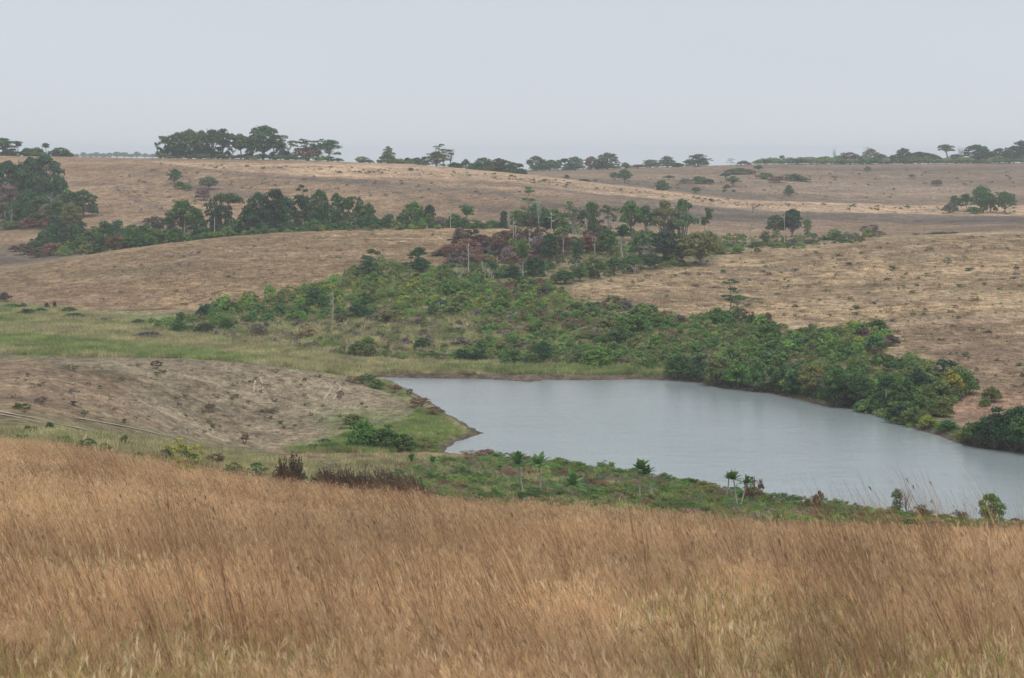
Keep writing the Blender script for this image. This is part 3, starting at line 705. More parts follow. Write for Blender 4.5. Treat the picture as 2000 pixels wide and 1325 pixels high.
# wood at the left edge
row('trees of the left wood', 'of the dark wood at the left edge', [
 ('full',92,395,306,64,'e'),('full',58,400,311,50,'e'),('full',16,405,318,60,'e'),('full',112,420,350,44,'e'),('full',38,425,335,60,'d'),('full',78,425,345,60,'e'),('full',135,428,373,48,'g'),('full',165,424,374,50,'e'),('full',10,440,362,56,'p'),('full',50,440,372,44,'e'),
 ('full',75,442,385,50,'g'),('full',108,443,392,42,'g'),('full',140,443,398,40,'o'),('full',28,444,394,40,'g'),('umbrella',95,444,400,40,'w'),('twig_w',102,440,382,36,'g'),('twig_w',8,430,365,40,'g'),('fork_w',22,448,400,14,'g'),('pole_w',10,446,412,8,'g'),('full',-20,430,330,70,'e'),('bush',60,446,424,44,'b'),('bush',95,446,424,40,'b'),('bush',20,448,432,40,'g'),('bush',125,446,428,40,'p')], dr=(575, 760))
# gully bushes, lower left
gb = []
for i,(x,y,t,w,c) in enumerate([(48,498,478,34,'b'),(66,494,468,32,'g'),(84,490,452,34,'g'),(98,478,440,32,'e'),(112,470,428,34,'d'),(128,480,446,34,'e'),(100,500,476,40,'b'),(74,503,484,36,'b'),(125,500,482,26,'l'),(145,478,440,34,'g'),(160,470,434,30,'d'),(180,482,444,40,'g'),(205,474,434,40,'g'),(232,472,432,40,'e'),(255,478,440,38,'g'),(280,480,440,40,'g'),(300,482,446,38,'g'),(150,496,466,36,'g'),(172,502,478,40,'o'),(200,496,460,40,'g'),(228,494,458,38,'b'),(252,494,464,38,'g'),(276,490,462,34,'e'),(300,487,462,38,'g'),(322,480,450,34,'g'),(342,476,446,36,'g'),(240,500,484,30,'g'),(30,492,480,26,'p')]):
    gb.append(('dense' if i%3 else 'bush',x,y,t,w,c))
row('bushes of the lower left gully', 'in the gully bushes at the left', gb, dr=(500, 600))
row('purple scrub above the gully', 'in purplish scrub above the gully', [('loose',x,446,424,26,'p') for x in (292,308,325,342)], D=575)
# the tree belt behind the middle field
row('trees of the belt behind the middle field', 'in the tree belt behind the middle field', [
 ('full',378,472,418,48,'e'),('column',414,466,392,28,'d','narrow dark creeper-hung tree right of the white-trunked umbrella tree'),('full',430,464,402,32,'d'),
 ('round',503,450,380,48,'e'),('umbrella',536,445,372,50,'d','tall flat-topped dark tree in the middle of the belt'),('tiered',590,430,362,22,'d','tall thin tiered tree rising highest from the belt'),('tall',592,438,382,28,'e'),('round',622,440,374,36,'g'),
 ('tall',658,440,379,22,'g'),('tall',680,442,385,28,'g'),('round',704,445,395,34,'g'),('tall',703,430,386,12,'p'),('round',722,440,399,26,'g'),('full',480,455,410,44,'e'),('full',520,455,405,44,'d'),('full',560,455,390,44,'e'),('full',600,452,405,40,'e'),('full',640,450,402,40,'e'),('round',668,448,408,36,'g'),('full',540,460,420,40,'d'),
 ('full',455,466,430,42,'g'),('full',810,446,398,46,'g'),('round',838,442,402,24,'d'),('tall',913,446,402,26,'g')], D=532)
put('umbrella',360,475,394,70,'g',D=508,label='umbrella tree with white trunk at the left end of the tree belt')
put('pole_w',361,475,420,7,'g',D=505,label='pale trunk of the white-trunked umbrella tree, added as a separate pole')  # added pole stands for the umbrella tree's own trunk, not a dead tree
put('mushroom',447,465,380,50,'e',D=512,label='mushroom-capped tree wrapped in creeper near the left of the belt')
put('pole_w',419,472,424,8,'g',D=507,label='bare white trunk standing before the narrow dark tree')
row('low bushes before the belt', 'at the foot of the tree belt', [
 ('dense',395,473,446,40,'g'),('dense',430,470,448,36,'g'),('dense',486,470,451,44,'s'),('dense',534,467,447,38,'s'),('dense',585,466,446,34,'s'),('dense',510,462,436,36,'g'),('dense',560,462,434,38,'e'),('dense',612,459,430,40,'g'),('dense',645,458,434,36,'g'),('dense',675,456,432,34,'g'),('dense',705,454,426,38,'e'),('dense',735,450,424,34,'g'),('dense',762,448,420,34,'g'),('dense',785,448,418,30,'g'),('dense',835,448,420,34,'g'),('dense',862,450,424,34,'w'),('dense',885,448,420,30,'g'),('dense',905,448,426,30,'g'),('dense',930,449,430,30,'g'),('dense',958,449,432,28,'g'),('dense',980,449,432,26,'s')], D=522)
row('dead trunks by the middle gully', 'of dead trunks in the middle gully', [('pole_w',880,449,408,8,'g'),('fork_w',994,446,404,12,'g'),('pole_w',1077,444,412,8,'g'),('twig_w',1052,440,384,24,'g'),('twig_g',850,448,425,36,'p')], D=515)
row('trees of the middle gully', 'in the gully behind the burnt patch', [
 ('tiered',1031,432,366,28,'g'),('round',984,442,413,14,'d'),('round',1015,447,412,36,'g'),('round',1050,445,400,40,'g'),('round',1082,446,410,48,'g'),('round',1066,448,420,34,'e'),('round',1035,448,424,28,'b'),('twig_w',1030,446,408,42,'g'),
 ('sparse',1118,454,394,36,'o'),('umbrella',1151,450,396,38,'g'),('sparse',1133,456,402,40,'w'),('twig_w',1125,458,410,44,'g'),('sparse',1187,448,402,34,'o'),('round',1160,452,424,24,'g'),('bush',1165,456,440,44,'p'),('bush',1180,458,444,34,'p')], D=520)
row('open trees right of the gully', 'of open trees right of the gully', [
 ('umbrella',1236,452,395,48,'l'),('umbrella',1262,444,404,38,'e'),('massive',1297,456,394,48,'o'),('massive',1335,456,391,52,'g'),('round',1308,452,436,20,'p'),('tall',1385,424,407,14,'g'),('tall',1377,448,424,16,'g'),('twig_g',1262,450,438,12,'g')], D=540)
row('trees in the thicket at the right', 'in the scrub right of the burnt patch', [
 ('round',1546,452,410,38,'d','dark rounded tree standing highest over the scrub at the right'),('round',1516,454,422,38,'g'),('pole_w',1532,486,418,6,'g','thin pale bare trunk before the dark rounded tree at the right'),('column',1577,460,429,18,'g'),('column',1495,484,451,16,'d'),('bush',1479,488,474,22,'e'),('fork_w',1465,490,438,14,'g','twisted dead tree left of the narrow dark tree'),('pole_w',1454,492,472,6,'g'),
 ('loose',1435,478,456,36,'o'),('loose',1412,484,462,36,'o')], dr=(470, 570))
sc_r = []
for i in range(24):
    x = 1405+i*12.0+rng.normal()*3; yy = np.interp(x, [1400,1500,1600,1700,1760], [500,490,482,476,472])
    sc_r.append((['bush','loose','dense'][i%3], x, yy-rng.random()*16, yy-12-rng.random()*12, 18+rng.random()*12, 'owlwgswo'[i%8]))
row('scrub bushes beyond the right field', 'in scrub beyond the right field', sc_r, dr=(455, 560))
row('far scrub bushes in the right valley', 'in the far right valley', [('loose',1790,468,455,14,'g'),('dense',1838,467,453,40,'l'),('loose',1815,468,460,26,'p'),('loose',1716,470,452,24,'p'),('bush',1862,468,460,20,'b'),('loose',1700,462,440,40,'p'),('bush',1636,470,452,20,'g')], dr=(470, 600))
# burnt patch and its neighbours
row('burnt trees of the brown patch', 'among the burnt trees of the brown patch', [
 ('column',895,512,455,22,'k'),('full',918,512,464,44,'b'),('full',940,510,460,48,'k'),('round',965,508,468,38,'d'),('full',985,506,452,46,'b'),('full',1005,508,446,44,'r'),('full',1028,512,452,44,'k'),('full',1050,512,454,42,'b'),('full',1095,512,464,44,'r'),('full',1012,516,472,42,'k'),('full',975,520,478,44,'b'),('full',875,514,482,44,'b'),('full',862,516,491,42,'r'),('full',1145,500,460,38,'r'),('full',1080,520,478,42,'k'),('sparse',922,500,448,26,'r'),('sparse',1040,500,432,30,'r'),('full',1160,498,464,36,'b'),
 ('full',898,460,446,20,'b')], dr=(440, 498))
row('pale dead trunks of the burnt patch', 'of dead trunks round the burnt patch', [
 ('pole_w',915,540,476,10,'g','thick white dead trunk standing left in the burnt patch'),('pole_w',1003,505,424,8,'g'),('pole_w',1007,500,440,8,'g'),('pole_w',1034,510,450,8,'g'),('pole_w',1100,505,465,7,'g'),('fork_w',900,562,520,30,'g'),('pole_w',971,545,500,6,'g'),('pole_w',960,562,528,7,'g'),('pole_w',947,560,528,6,'g'),('fork_w',1071,562,528,26,'g'),('pole_w',650,630,565,8,'g'),('fork_w',753,632,616,10,'g'),('pole_w',858,612,590,6,'g'),('fork_w',1162,500,458,20,'g'),('pole_w',1127,532,508,5,'g'),('fork_w',945,545,505,26,'g')], dr=(330, 500))
row('green trees around the burnt patch', 'around the burnt patch', [
 ('round',1043,552,503,42,'e'),('round',1075,520,459,38,'d'),('column',1127,528,468,26,'d'),('round',1186,500,449,36,'g'),('tall',1217,505,440,30,'e'),('round',1252,506,458,40,'g'),('round',1298,514,455,60,'d'),('round',1367,520,457,76,'o','large round olive tree at the edge of the right field'),('round',1334,514,470,36,'e'),
 ('tall',962,548,512,24,'e'),('round',1000,556,520,34,'d'),('tall',975,560,530,30,'g'),('round',1022,566,540,30,'g'),('tall',1020,560,478,20,'g'),('round',1105,556,530,40,'g'),('round',1130,550,522,34,'g'),('round',1165,545,508,36,'g'),('round',1200,538,505,36,'g'),('round',1235,532,500,40,'g'),('round',1270,526,498,38,'e'),('round',1085,556,536,26,'o'),('sparse',1265,520,480,30,'w'),('sparse',1240,536,512,30,'w'),('sparse',1312,515,486,30,'w')], dr=(375, 500))
row('trees standing out over the hillside scrub', 'above the hillside scrub', [
 ('conical',722,545,503,52,'g'),('tall',725,512,487,16,'g'),('tall',737,512,491,14,'g'),('tall',713,520,499,16,'g'),('umbrella',815,520,484,34,'g'),('round',823,534,504,32,'e'),('sparse',797,536,512,26,'g'),('dense',618,602,563,48,'e'),('dense',700,622,596,44,'e'),('tall',1027,470,448,10,'g')], dr=(340, 500))
row('trees in the middle of the right field', 'where scrub meets right field', [('tiered',1425,612,546,34,'e'),('sparse',1440,612,577,40,'g'),('pole_w',1428,612,560,5,'g')], dr=(320, 420))
# lake bank
row('big bushes on the far bank', 'of the far bank bushes', [
 ('dense',1168,720,680,66,'l'),('dense',1130,716,690,40,'g'),('dense',932,712,682,36,'e'),('dense',905,710,684,34,'e'),('dense',1000,716,684,46,'g'),('round',1063,716,668,30,'e'),('dense',1040,718,694,36,'g'),('dense',1325,738,694,46,'g'),('dense',1365,744,694,50,'e'),('dense',1400,752,700,50,'o'),('dense',1440,758,706,50,'l'),('dense',1480,762,706,46,'g'),('dense',1530,764,716,46,'g'),
 ('dense',1556,770,720,46,'e'),('round',1590,778,716,56,'o'),('sparse',1612,782,728,40,'w'),('round',1640,788,722,60,'g'),('dense',1640,796,748,50,'d'),('round',1676,796,738,52,'e'),('dense',1720,804,766,50,'g'),('tall',1733,806,735,34,'e','slender tree with bare white trunk standing on the far bank'),('dense',1760,802,744,52,'g'),('dense',1790,780,722,52,'d'),('dense',1800,812,772,50,'g'),('dense',1830,790,738,50,'o'),('dense',1860,780,726,46,'y'),('dense',1890,772,728,46,'g'),('dense',1840,815,784,44,'o'),('dense',1812,838,812,36,'y'),('dense',1850,845,822,40,'g')], dr=(205, 315))
row('bushes at the right edge beyond the lake', 'at the right edge beyond the lake', [
 ('dense',1915,868,818,60,'g'),('dense',1945,874,800,70,'d'),('dense',1985,880,796,74,'e'),('dense',2010,886,812,70,'g'),('dense',1938,786,758,36,'o'),('dense',1924,794,776,22,'l'),('dense',2040,884,800,70,'g'),('bush',1885,866,838,40,'o')], dr=(195, 300))
# ------------------------------------------------------------ hillside scrub: the largest bushes one by one, the rest as a mass
def in_poly_pts(poly, n, r):
    P = np.array(poly, float); out = []
    lo, hi = P.min(0), P.max(0)
    while len(out) < n:
        q = lo+(hi-lo)*r.random((n*2, 2)); m = inpoly(q[:, 0], q[:, 1], poly); out += list(q[m])
    return out[:n]
HILL = [(300,648),(330,632),(480,588),(600,566),(700,530),(735,520),(860,528),(900,545),(960,560),(1060,560),(1150,598),(1240,612),(1340,626),(1480,628),(1560,653),(1700,645),(1752,668),(1700,703),(1800,710),(1908,745),(1850,798),(1780,838),(1640,790),(1500,762),(1400,748),(1330,728),(1000,712),(800,702),(600,690),(450,672)]
r = np.random.default_rng(21)
def pick_tint(x, y, r):
    # drier, browner growth low on the left of the slope, greener by the water and at the top
    n = float(fbm(np.array(x/90.), np.array(y/30.), 7, 3))
    dry = (460 < x < 940 and 610 < y < 690)
    ch = 'powtog' if dry and n > -.25 else 'olllyooglolg' if n > 0 else 'glelogoogold'
    return ch[int(r.integers(len(ch)))]
MARK_HILL = [(722,520,'the pointed tree'),(618,583,'the round dark bush'),(650,600,'the pale dead pole'),(823,520,'the mushroom-shaped trees'),(900,540,'the white forked dead tree'),(753,625,'the small white stump'),(1043,530,'the round green tree'),(1063,690,'the far bank trees'),(1168,700,'the bright bank bush'),(1240,612,'the field corner'),(1425,590,'the tiered tree'),(1590,745,'the big bank tree'),(1733,780,'the bare-trunked bank tree'),(1740,672,'the purple rim bushes'),(1850,760,'the thicket end'),(400,640,'the thicket start'),(540,640,'the dry slope')]
pts = in_poly_pts(HILL, 75, r); pts.sort(key=lambda q: q[1]); its = []
for i, (x, y) in enumerate(pts):
    hpx = (17+10*r.random())*(1+.4*(x > 1150))*(.8 if y < 600 else 1)
    its.append((x, y, pick_tint(x, y, r), hpx))
labs = near_labels([q[:3] for q in its], 'bush', MARK_HILL)
for i, ((x, y, t, hpx), lb) in enumerate(zip(its, labs)):
    put('dense' if i % 3 else 'bush', x, y+6, y+6-hpx, hpx*(1.25+.5*r.random()), t, dr=(225, 500), label=lb, group='bushes of the hillside thicket')
RIM = [(1700,690,30),(1722,680,34),(1740,672,30),(1712,698,28),(1690,660,26),(1710,652,26),(1585,690,20),(1588,672,18),(1225,606,24),(1210,600,24),(1060,578,24),(1052,590,22),(1330,632,22),(1300,625,20),(1440,622,26),(1462,626,22),(1880,768,26),(1900,756,24),(1870,780,22),(1270,622,18),(1500,632,18),(1180,602,20)]
row('dry bushes at the rim of the thicket', 'on the rim of the thicket', [('loose' if i % 2 else 'bush', x, y+4, y-16-r.random()*5, w, 'pb'[i % 2]) for i, (x, y, w) in enumerate(RIM)], dr=(225, 430))

# --- small scrub tufts dotted over the fields: the larger ones one by one
SMALL = []
def dots(n, nfew, poly, dr, hp, tints, noun, group, seed, marks, kinds=('tuft',)):
    r = np.random.default_rng(seed); its = []
    for i, (x, y) in enumerate(in_poly_pts(poly, n, r)): its.append((x, y, tints[i % len(tints)], hp*(.5+1.0*r.random()**2)))
    its.sort(key=lambda q: -q[3])
    for (x, y, t, s) in its[nfew:]: X, D, z = hit(x, y, *dr); SMALL.append((X, D, z, s*D/F, 'gelyowbpsdtk'.index(t) if t in 'gelyowbpsdtk' else 0))
    its = its[:nfew]; labs = near_labels([q[:3] for q in its], noun, marks)
    for i, ((x, y, t, s), lb) in enumerate(zip(its, labs)): put(kinds[i % len(kinds)], x, y, y-s, s*(1.6+1.4*r.random()), t, dr=dr, label=lb, group=group, single=True)
dots(430, 120, [(1100,572),(1260,535),(1400,517),(1500,497),(1700,478),(1880,464),(2010,458),(2010,800),(1960,760),(1925,740),(1800,700),(1758,660),(1700,636),(1560,640),(1480,615),(1340,608),(1240,592)], (215, 478), 4.6, 'wowswtg', 'scrub tuft', 'scrub tufts of the right field', 31,
 [(1425,570,'the tiered tree'),(1240,600,'the field corner'),(1380,520,'the large olive tree'),(1560,640,'the thicket rim'),(1750,665,'the purple bushes'),(1930,760,'the lone bush pair'),(1700,480,'the far scrub strip'),(1995,470,'the field top corner'),(1995,600,'the right picture edge'),(1560,500,'the dead twisted tree'),(1800,560,'the middle of the field')], ('tuft','tuft','loose'))
dots(240, 55, [(20,712),(330,716),(560,722),(700,750),(720,800),(560,858),(330,848),(150,815),(20,780)], (150, 290), 3.8, 'wpwo', 'scrub tuft', 'scrub tufts of the grey field', 32,
 [(500,755,'the left tyre tracks'),(648,768,'the right tyre tracks'),(710,830,'the large green bush'),(60,800,'the orange soil tracks'),(300,710,'the grey field brow'),(450,850,'the field foot')], ('tuft','loose'))
dots(160, 30, [(100,560),(300,500),(500,470),(700,458),(880,456),(700,510),(480,575),(330,610),(150,590)], (390, 512), 2.9, 'pwow', 'dry tuft', 'tufts of the middle field', 33, [(800,466,'the bare sand streaks'),(720,510,'the pointed tree'),(400,480,'the tree belt foot'),(200,590,'the field foot')])
dots(260, 50, [(310,322),(700,328),(1000,342),(1250,372),(1500,398),(1990,408),(1990,422),(1500,410),(1200,378),(900,348),(400,330)], (640, 860), 3.2, 'sgwoo', 'tuft', 'tufts of the bright band', 34, [(500,318,'the hilltop grove'),(803,335,'the small sprout tree'),(1100,360,'the band middle'),(1294,375,'the lone hill tree'),(1388,393,'the band sprout'),(1600,408,'the band bend'),(1900,412,'the right tree group')])
dots(220, 20, [(190,400),(250,330),(700,350),(1000,370),(1100,400),(700,385),(480,380),(300,420)], (600, 850), 2.8, 'pwo', 'tuft', 'tufts of the back hill', 35, [(408,360,'the silvery lone tree'),(590,370,'the tall belt tree'),(820,390,'the dark hill streaks')])
dots(140, 12, [(1060,350),(1300,345),(1990,330),(1990,395),(1500,385),(1300,370)], (810, 1110), 3.0, 'psbo', 'tuft', 'tufts of the far hill', 36, [(1294,365,'the lone hill tree'),(1550,350,'the hillside bush clumps'),(1831,358,'the purple bush')])

# --- masses nobody could count: instanced clumps, one object each
def gn_scatter(name, pos, scl, rot, idx, sources, label=None, cat=None):
    me = bpy.data.meshes.new(name); me.vertices.add(len(pos)); me.vertices.foreach_set('co', np.asarray(pos, np.float32).ravel())
    a = me.attributes.new('scl', 'FLOAT_VECTOR', 'POINT'); a.data.foreach_set('vector', np.asarray(scl, np.float32).ravel())
    a = me.attributes.new('rot', 'FLOAT_VECTOR', 'POINT'); a.data.foreach_set('vector', np.asarray(rot, np.float32).ravel())
    a = me.attributes.new('idx', 'INT', 'POINT'); a.data.foreach_set('value', np.asarray(idx, np.int32))
    o = link(name, me); tag(o, label, cat, kind='stuff')
    c = bpy.data.collections.new(name+'_sources')
    for i, s in enumerate(sources):
        if isinstance(s, tuple): me_, colr = s
        else: me_, colr = s, (1, 1, 1)
        q = bpy.data.objects.new('%s_clump_%02d' % (name, i), me_); q.color = (*colr, 1); c.objects.link(q)
    t = bpy.data.node_groups.new(name+'_nodes', 'GeometryNodeTree'); t.interface.new_socket('Geometry', in_out='INPUT', socket_type='NodeSocketGeometry'); t.interface.new_socket('Geometry', in_out='OUTPUT', socket_type='NodeSocketGeometry')
    gi, go = t.nodes.new('NodeGroupInput'), t.nodes.new('NodeGroupOutput')
    ci_ = t.nodes.new('GeometryNodeCollectionInfo'); ci_.inputs['Collection'].default_value = c; ci_.inputs['Separate Children'].default_value = True; ci_.inputs['Reset Children'].default_value = True
    ip = t.nodes.new('GeometryNodeInstanceOnPoints'); ip.inputs['Pick Instance'].default_value = True
    def na(n, ty):
        x = t.nodes.new('GeometryNodeInputNamedAttribute'); x.data_type = ty; x.inputs['Name'].default_value = n; return x.outputs['Attribute']
    t.links.new(gi.outputs[0], ip.inputs['Points']); t.links.new(ci_.outputs[0], ip.inputs['Instance'])
    t.links.new(na('idx', 'INT'), ip.inputs['Instance Index']); t.links.new(na('scl', 'FLOAT_VECTOR'), ip.inputs['Scale'])
    e2 = t.nodes.new('FunctionNodeEulerToRotation'); t.links.new(na('rot', 'FLOAT_VECTOR'), e2.inputs[0]); t.links.new(e2.outputs[0], ip.inputs['Rotation'])
    t.links.new(ip.outputs[0], go.inputs[0])
    md = o.modifiers.new('scatter', 'NODES'); md.node_group = t
    return o
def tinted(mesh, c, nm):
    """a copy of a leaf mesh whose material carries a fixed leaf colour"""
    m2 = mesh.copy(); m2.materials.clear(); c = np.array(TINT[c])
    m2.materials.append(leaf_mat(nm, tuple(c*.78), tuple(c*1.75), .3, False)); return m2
TM = {c: None for c in 'gelyowbpsdt'}
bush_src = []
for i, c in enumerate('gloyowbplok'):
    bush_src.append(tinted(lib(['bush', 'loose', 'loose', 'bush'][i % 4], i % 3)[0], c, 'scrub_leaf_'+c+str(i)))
def px_scatter(poly, n, dr, r):
    out = []
    for x, y in in_poly_pts(poly, n, r): X, D, z = hit(x, y, *dr); out.append((X, D, z))
    return np.array(out)
tuft_src = [tinted(lib('tuft', i % 4)[0], c, 'tuft_leaf_'+c+str(i)) for i, c in enumerate('gelyowbpsdtk')]
SM = np.array(SMALL); n = len(SM); rr_ = np.random.default_rng(3); q = SM[:, 3]
gn_scatter('field_scrub', SM[:, :3]-[0, 0, .03], np.stack([q*1.9, q*1.9, q], 1), np.stack([q*0, q*0, rr_.random(n)*6.28], 1), SM[:, 4].astype(int), tuft_src, 'tiniest scrub tufts speckling all the bare fields', 'scrub')
r = np.random.default_rng(77)
P = px_scatter([(x, y) for x, y in HILL], 6400, (225, 500), r)
P2 = px_scatter([(850,545),(900,470),(1150,470),(1420,490),(1400,512),(1250,532),(1090,562),(950,565)], 700, (395, 500), r)
P3 = px_scatter([(60,500),(110,450),(330,450),(460,455),(730,440),(960,438),(1200,440),(1200,452),(960,450),(700,455),(400,476),(250,494),(130,503)], 700, (500, 590), r)
P4 = px_scatter([(1390,460),(1500,455),(1700,458),(1760,468),(1600,486),(1500,490),(1400,512)], 120, (440, 560), r)
P5 = px_scatter([(1090,440),(1400,440),(1400,456),(1090,456)], 160, (505, 560), r)
P = np.vstack([P, P2, P3, P4, P5]); n = len(P)
nz = fbm(P[:, 0]/18, P[:, 1]/18, 5, 3)
dryzone = (P[:, 1] < 350) & (P[:, 1] > 305) & (P[:, 0] < -5) & (P[:, 0] > -50)
idx = np.where(dryzone & (nz > -.3), r.choice([5, 5, 7, 5, 4, 9], n), np.where(nz > .12, r.choice([2, 3, 4, 1, 8, 2], n), np.where(nz < -.3, r.choice([5, 6, 4, 9, 0, 1], n), r.choice([0, 1, 2, 8, 9, 4, 0], n))))
s = .42+1.25*r.random(n)**2.2; s *= np.where(dryzone, .55, 1)*(1+.5*fbm(P[:, 0]/9, P[:, 1]/9, 55, 2))
pxs = 1000+P[:, 0]/P[:, 1]*F; pys = HY-P[:, 2]/P[:, 1]*F
burnt = (pxs > 850) & (pxs < 1105) & (pys < 522) & (pys > 455) & (P[:, 1] < 498)
idx = np.where(burnt & (r.random(n) < .9), r.choice([6, 7, 6, 10], n), idx); s = np.where(burnt, s*1.9, s)
scl = np.stack([s*(1.0+.7*r.random(n)), s*(1.0+.7*r.random(n)), s*(.8+.8*r.random(n)**2)], 1)
rot = np.stack([r.normal(0, .12, n), r.normal(0, .12, n), r.random(n)*6.28], 1)
P[:, 2] -= .1
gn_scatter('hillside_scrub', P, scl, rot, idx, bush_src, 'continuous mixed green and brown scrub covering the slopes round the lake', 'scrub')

# grass: blade clumps
def blades(seed, n, h0, h1, rad, wid, lean, leanx, curl, mats, fm=None, heads=0.0, headlen=.12):
    r = np.random.default_rng(seed); V, F, M = [], [], []
    a = r.random(n)*6.283; q = rad*np.sqrt(r.random(n)); x0, y0 = q*np.cos(a), q*np.sin(a)
    h = h0+(h1-h0)*r.random(n); la = r.random(n)*6.283; lm = np.abs(r.normal(0, lean, n))
    dx, dy = lm*np.cos(la)+leanx, lm*np.sin(la)*.8; fa = r.random(n)*3.14
    k = 4; nv = 0
    for j in range(n):
        w = wid*(.6+.8*r.random()); ux, uy = math.cos(fa[j])*w, math.sin(fa[j])*w
        for i in range(k):
            t = i/(k-1); z = h[j]*t*(1-.25*curl*t*t*abs(dx[j])); ww = (1-t*.8)
            cx_, cy_ = x0[j]+dx[j]*h[j]*(t*.45+curl*t*t*.55), y0[j]+dy[j]*h[j]*(t*.45+curl*t*t*.55)
            V += [(cx_-ux*ww, cy_-uy*ww, z-.03), (cx_+ux*ww, cy_+uy*ww, z-.03)]
        mi = int(r.integers(len(mats))) if fm is None else fm(r)
        for i in range(k-1): F.append((nv+2*i, nv+2*i+1, nv+2*i+3, nv+2*i+2)); M.append(mi)
        nv += 2*k
        if r.random() < heads:
            cx_, cy_, z = V[-1][0], V[-1][1], V[-1][2]; L = headlen*(.6+.8*r.random())
            for s_ in range(3):
                d = np.array([dx[j]*.9-.1+r.normal(0, .25), dy[j]+r.normal(0, .25), .7-.6*r.random()]); d *= L/np.linalg.norm(d); ww = wid*1.7
                V += [(cx_, cy_, z-.02), (cx_+d[0]*.5+ww, cy_+d[1]*.5, z+d[2]*.5), (cx_+d[0], cy_+d[1], z+d[2]), (cx_+d[0]*.5-ww, cy_+d[1]*.5, z+d[2]*.5)]
                F.append((nv, nv+1, nv+2, nv+3)); M.append(mi); nv += 4
    return mesh_np('grass_clump', np.array(V), np.array(F), mats, fmat=M)
def gmat(name, c, rnd=.18, h=0):
    m = NT(name); oi = m.new('ShaderNodeObjectInfo'); geo = m.new('ShaderNodeNewGeometry')
    mp = m.new('ShaderNodeMapping'); m.l.new(geo.outputs['Position'], mp.inputs[0])
    nz = m.noise(.22, 4, mp.outputs[0], .6); n2 = m.noise(1.1, 3, mp.outputs[0])
    f = m.math('MULTIPLY', m.mapr(oi.outputs['Random'], 0, 1, 1-rnd, 1+rnd), m.mapr(nz, .36, .64, .74, 1.24))
    f = m.math('MULTIPLY', f, m.mapr(n2, .35, .65, .80, 1.20))
    m.l.new(m.scale(tuple(c), f), m.b.inputs['Base Color']); m.b.inputs['Roughness'].default_value = .75; m.b.inputs['Specular IOR Level'].default_value = .2
    tr = m.new('ShaderNodeBsdfTranslucent'); m.l.new(m.scale(tuple(c), f), tr.inputs[0]); ms = m.new('ShaderNodeMixShader'); ms.inputs[0].default_value = .35
    m.l.new(m.b.outputs[0], ms.inputs[1]); m.l.new(tr.outputs[0], ms.inputs[2]); m.l.new(ms.outputs[0], m.out.inputs[0])
    return m.m
G = [gmat('dry_blade', (.71,.475,.25), .08), gmat('pink_blade', (.70,.50,.315), .08), gmat('straw_blade', (.80,.65,.41), .08), gmat('brown_culm', (.30,.175,.10), .1), gmat('green_blade', (.32,.33,.10)), gmat('dark_blade', (.20,.13,.085))]
def fm1(r): return int(r.choice([0, 1, 2, 3, 5], p=[.34, .36, .12, .13, .05]))
def fm2(r): return int(r.choice([0, 2, 4, 3, 1], p=[.32, .2, .24, .14, .10]))
gsrc = [blades(100+i, 150, .22, .62, .30, .0010, .20, -.20, .8, G, fm1, .25, .06) for i in range(4)] \
     + [blades(120+i, 140, .18, .50, .28, .0012, .28, -.14, 1, G, fm2, .2, .06) for i in range(2)] \
     + [blades(140+i, 24, .70, 1.25, .08, .0017, .07, -.46+.12*i, .8, G, lambda r: int(r.choice([3, 3, 3, 0, 5])), .05, .04) for i in range(3)] \
     + [blades(160, 90, .10, .32, .22, .0014, .8, -.1, 1, G, lambda r: int(r.choice([2, 1, 5, 0])), .6, .06)]
r = np.random.default_rng(5)
pos, ids, sc_ = [], [], []
edge_px = BX; edge_D = np.array([108, 92, 80, 62, 56, 54, 52, 50, 48.])
for d0, d1, dens in ((9, 22, 26), (22, 45, 15), (45, 70, 8), (70, 130, 3.6)):
    xm0, xm1 = -.29*d1-4, .29*d1+4
    n = int((xm1-xm0)*(d1-d0)*dens); X = xm0+(xm1-xm0)*r.random(n); Y = d0+(d1-d0)*r.random(n)
    k = (np.abs(X) < .27*Y+4) & (Y < np.interp(1000+X/Y*F, edge_px, edge_D)*(1+.10*fbm(X/6, Y/6, 3, 3)))
    X, Y = X[k], Y[k]; n = len(X); gr = fbm(X/1.8, Y/2.4, 8, 3)+np.clip((22-Y)/22, -.3, .35)*.7
    tl = fbm(X/3.2, Y/4, 12, 3); u = r.random(n)
    i_ = r.integers(0, 4, n); i_ = np.where(gr > .20, r.integers(4, 6, n), i_); i_ = np.where(((tl > .14) & (u < .16) | (u < .02)) & ((Y < 31) | (u < .003) | (X < -.03*Y)), r.integers(6, 9, n), i_); i_ = np.where((u > .90) & (gr > .0), 9, i_)
    pos.append(np.stack([X, Y, height(X, Y)], 1)); ids.append(i_); sc_.append((.85+.4*r.random(n))*(1+.35*fbm(X/3, Y/3, 19, 2))*(1+np.clip((Y-60)/80, 0, 1)*.2))
pos = np.vstack(pos); ids = np.concatenate(ids); s = np.concatenate(sc_); n = len(pos)
wid = np.clip(pos[:, 1]/28, 1, 3.0)
gn_scatter('dry_grass', pos, np.stack([s*np.clip(wid, 1, 1.6), s*np.clip(wid, 1, 1.6), s], 1), np.stack([r.normal(0, .05, n), r.normal(0, .06, n), r.normal(0, .5, n)], 1), ids, gsrc,
           'tall dry brown grass leaning in the wind over the foreground slope', 'grass')

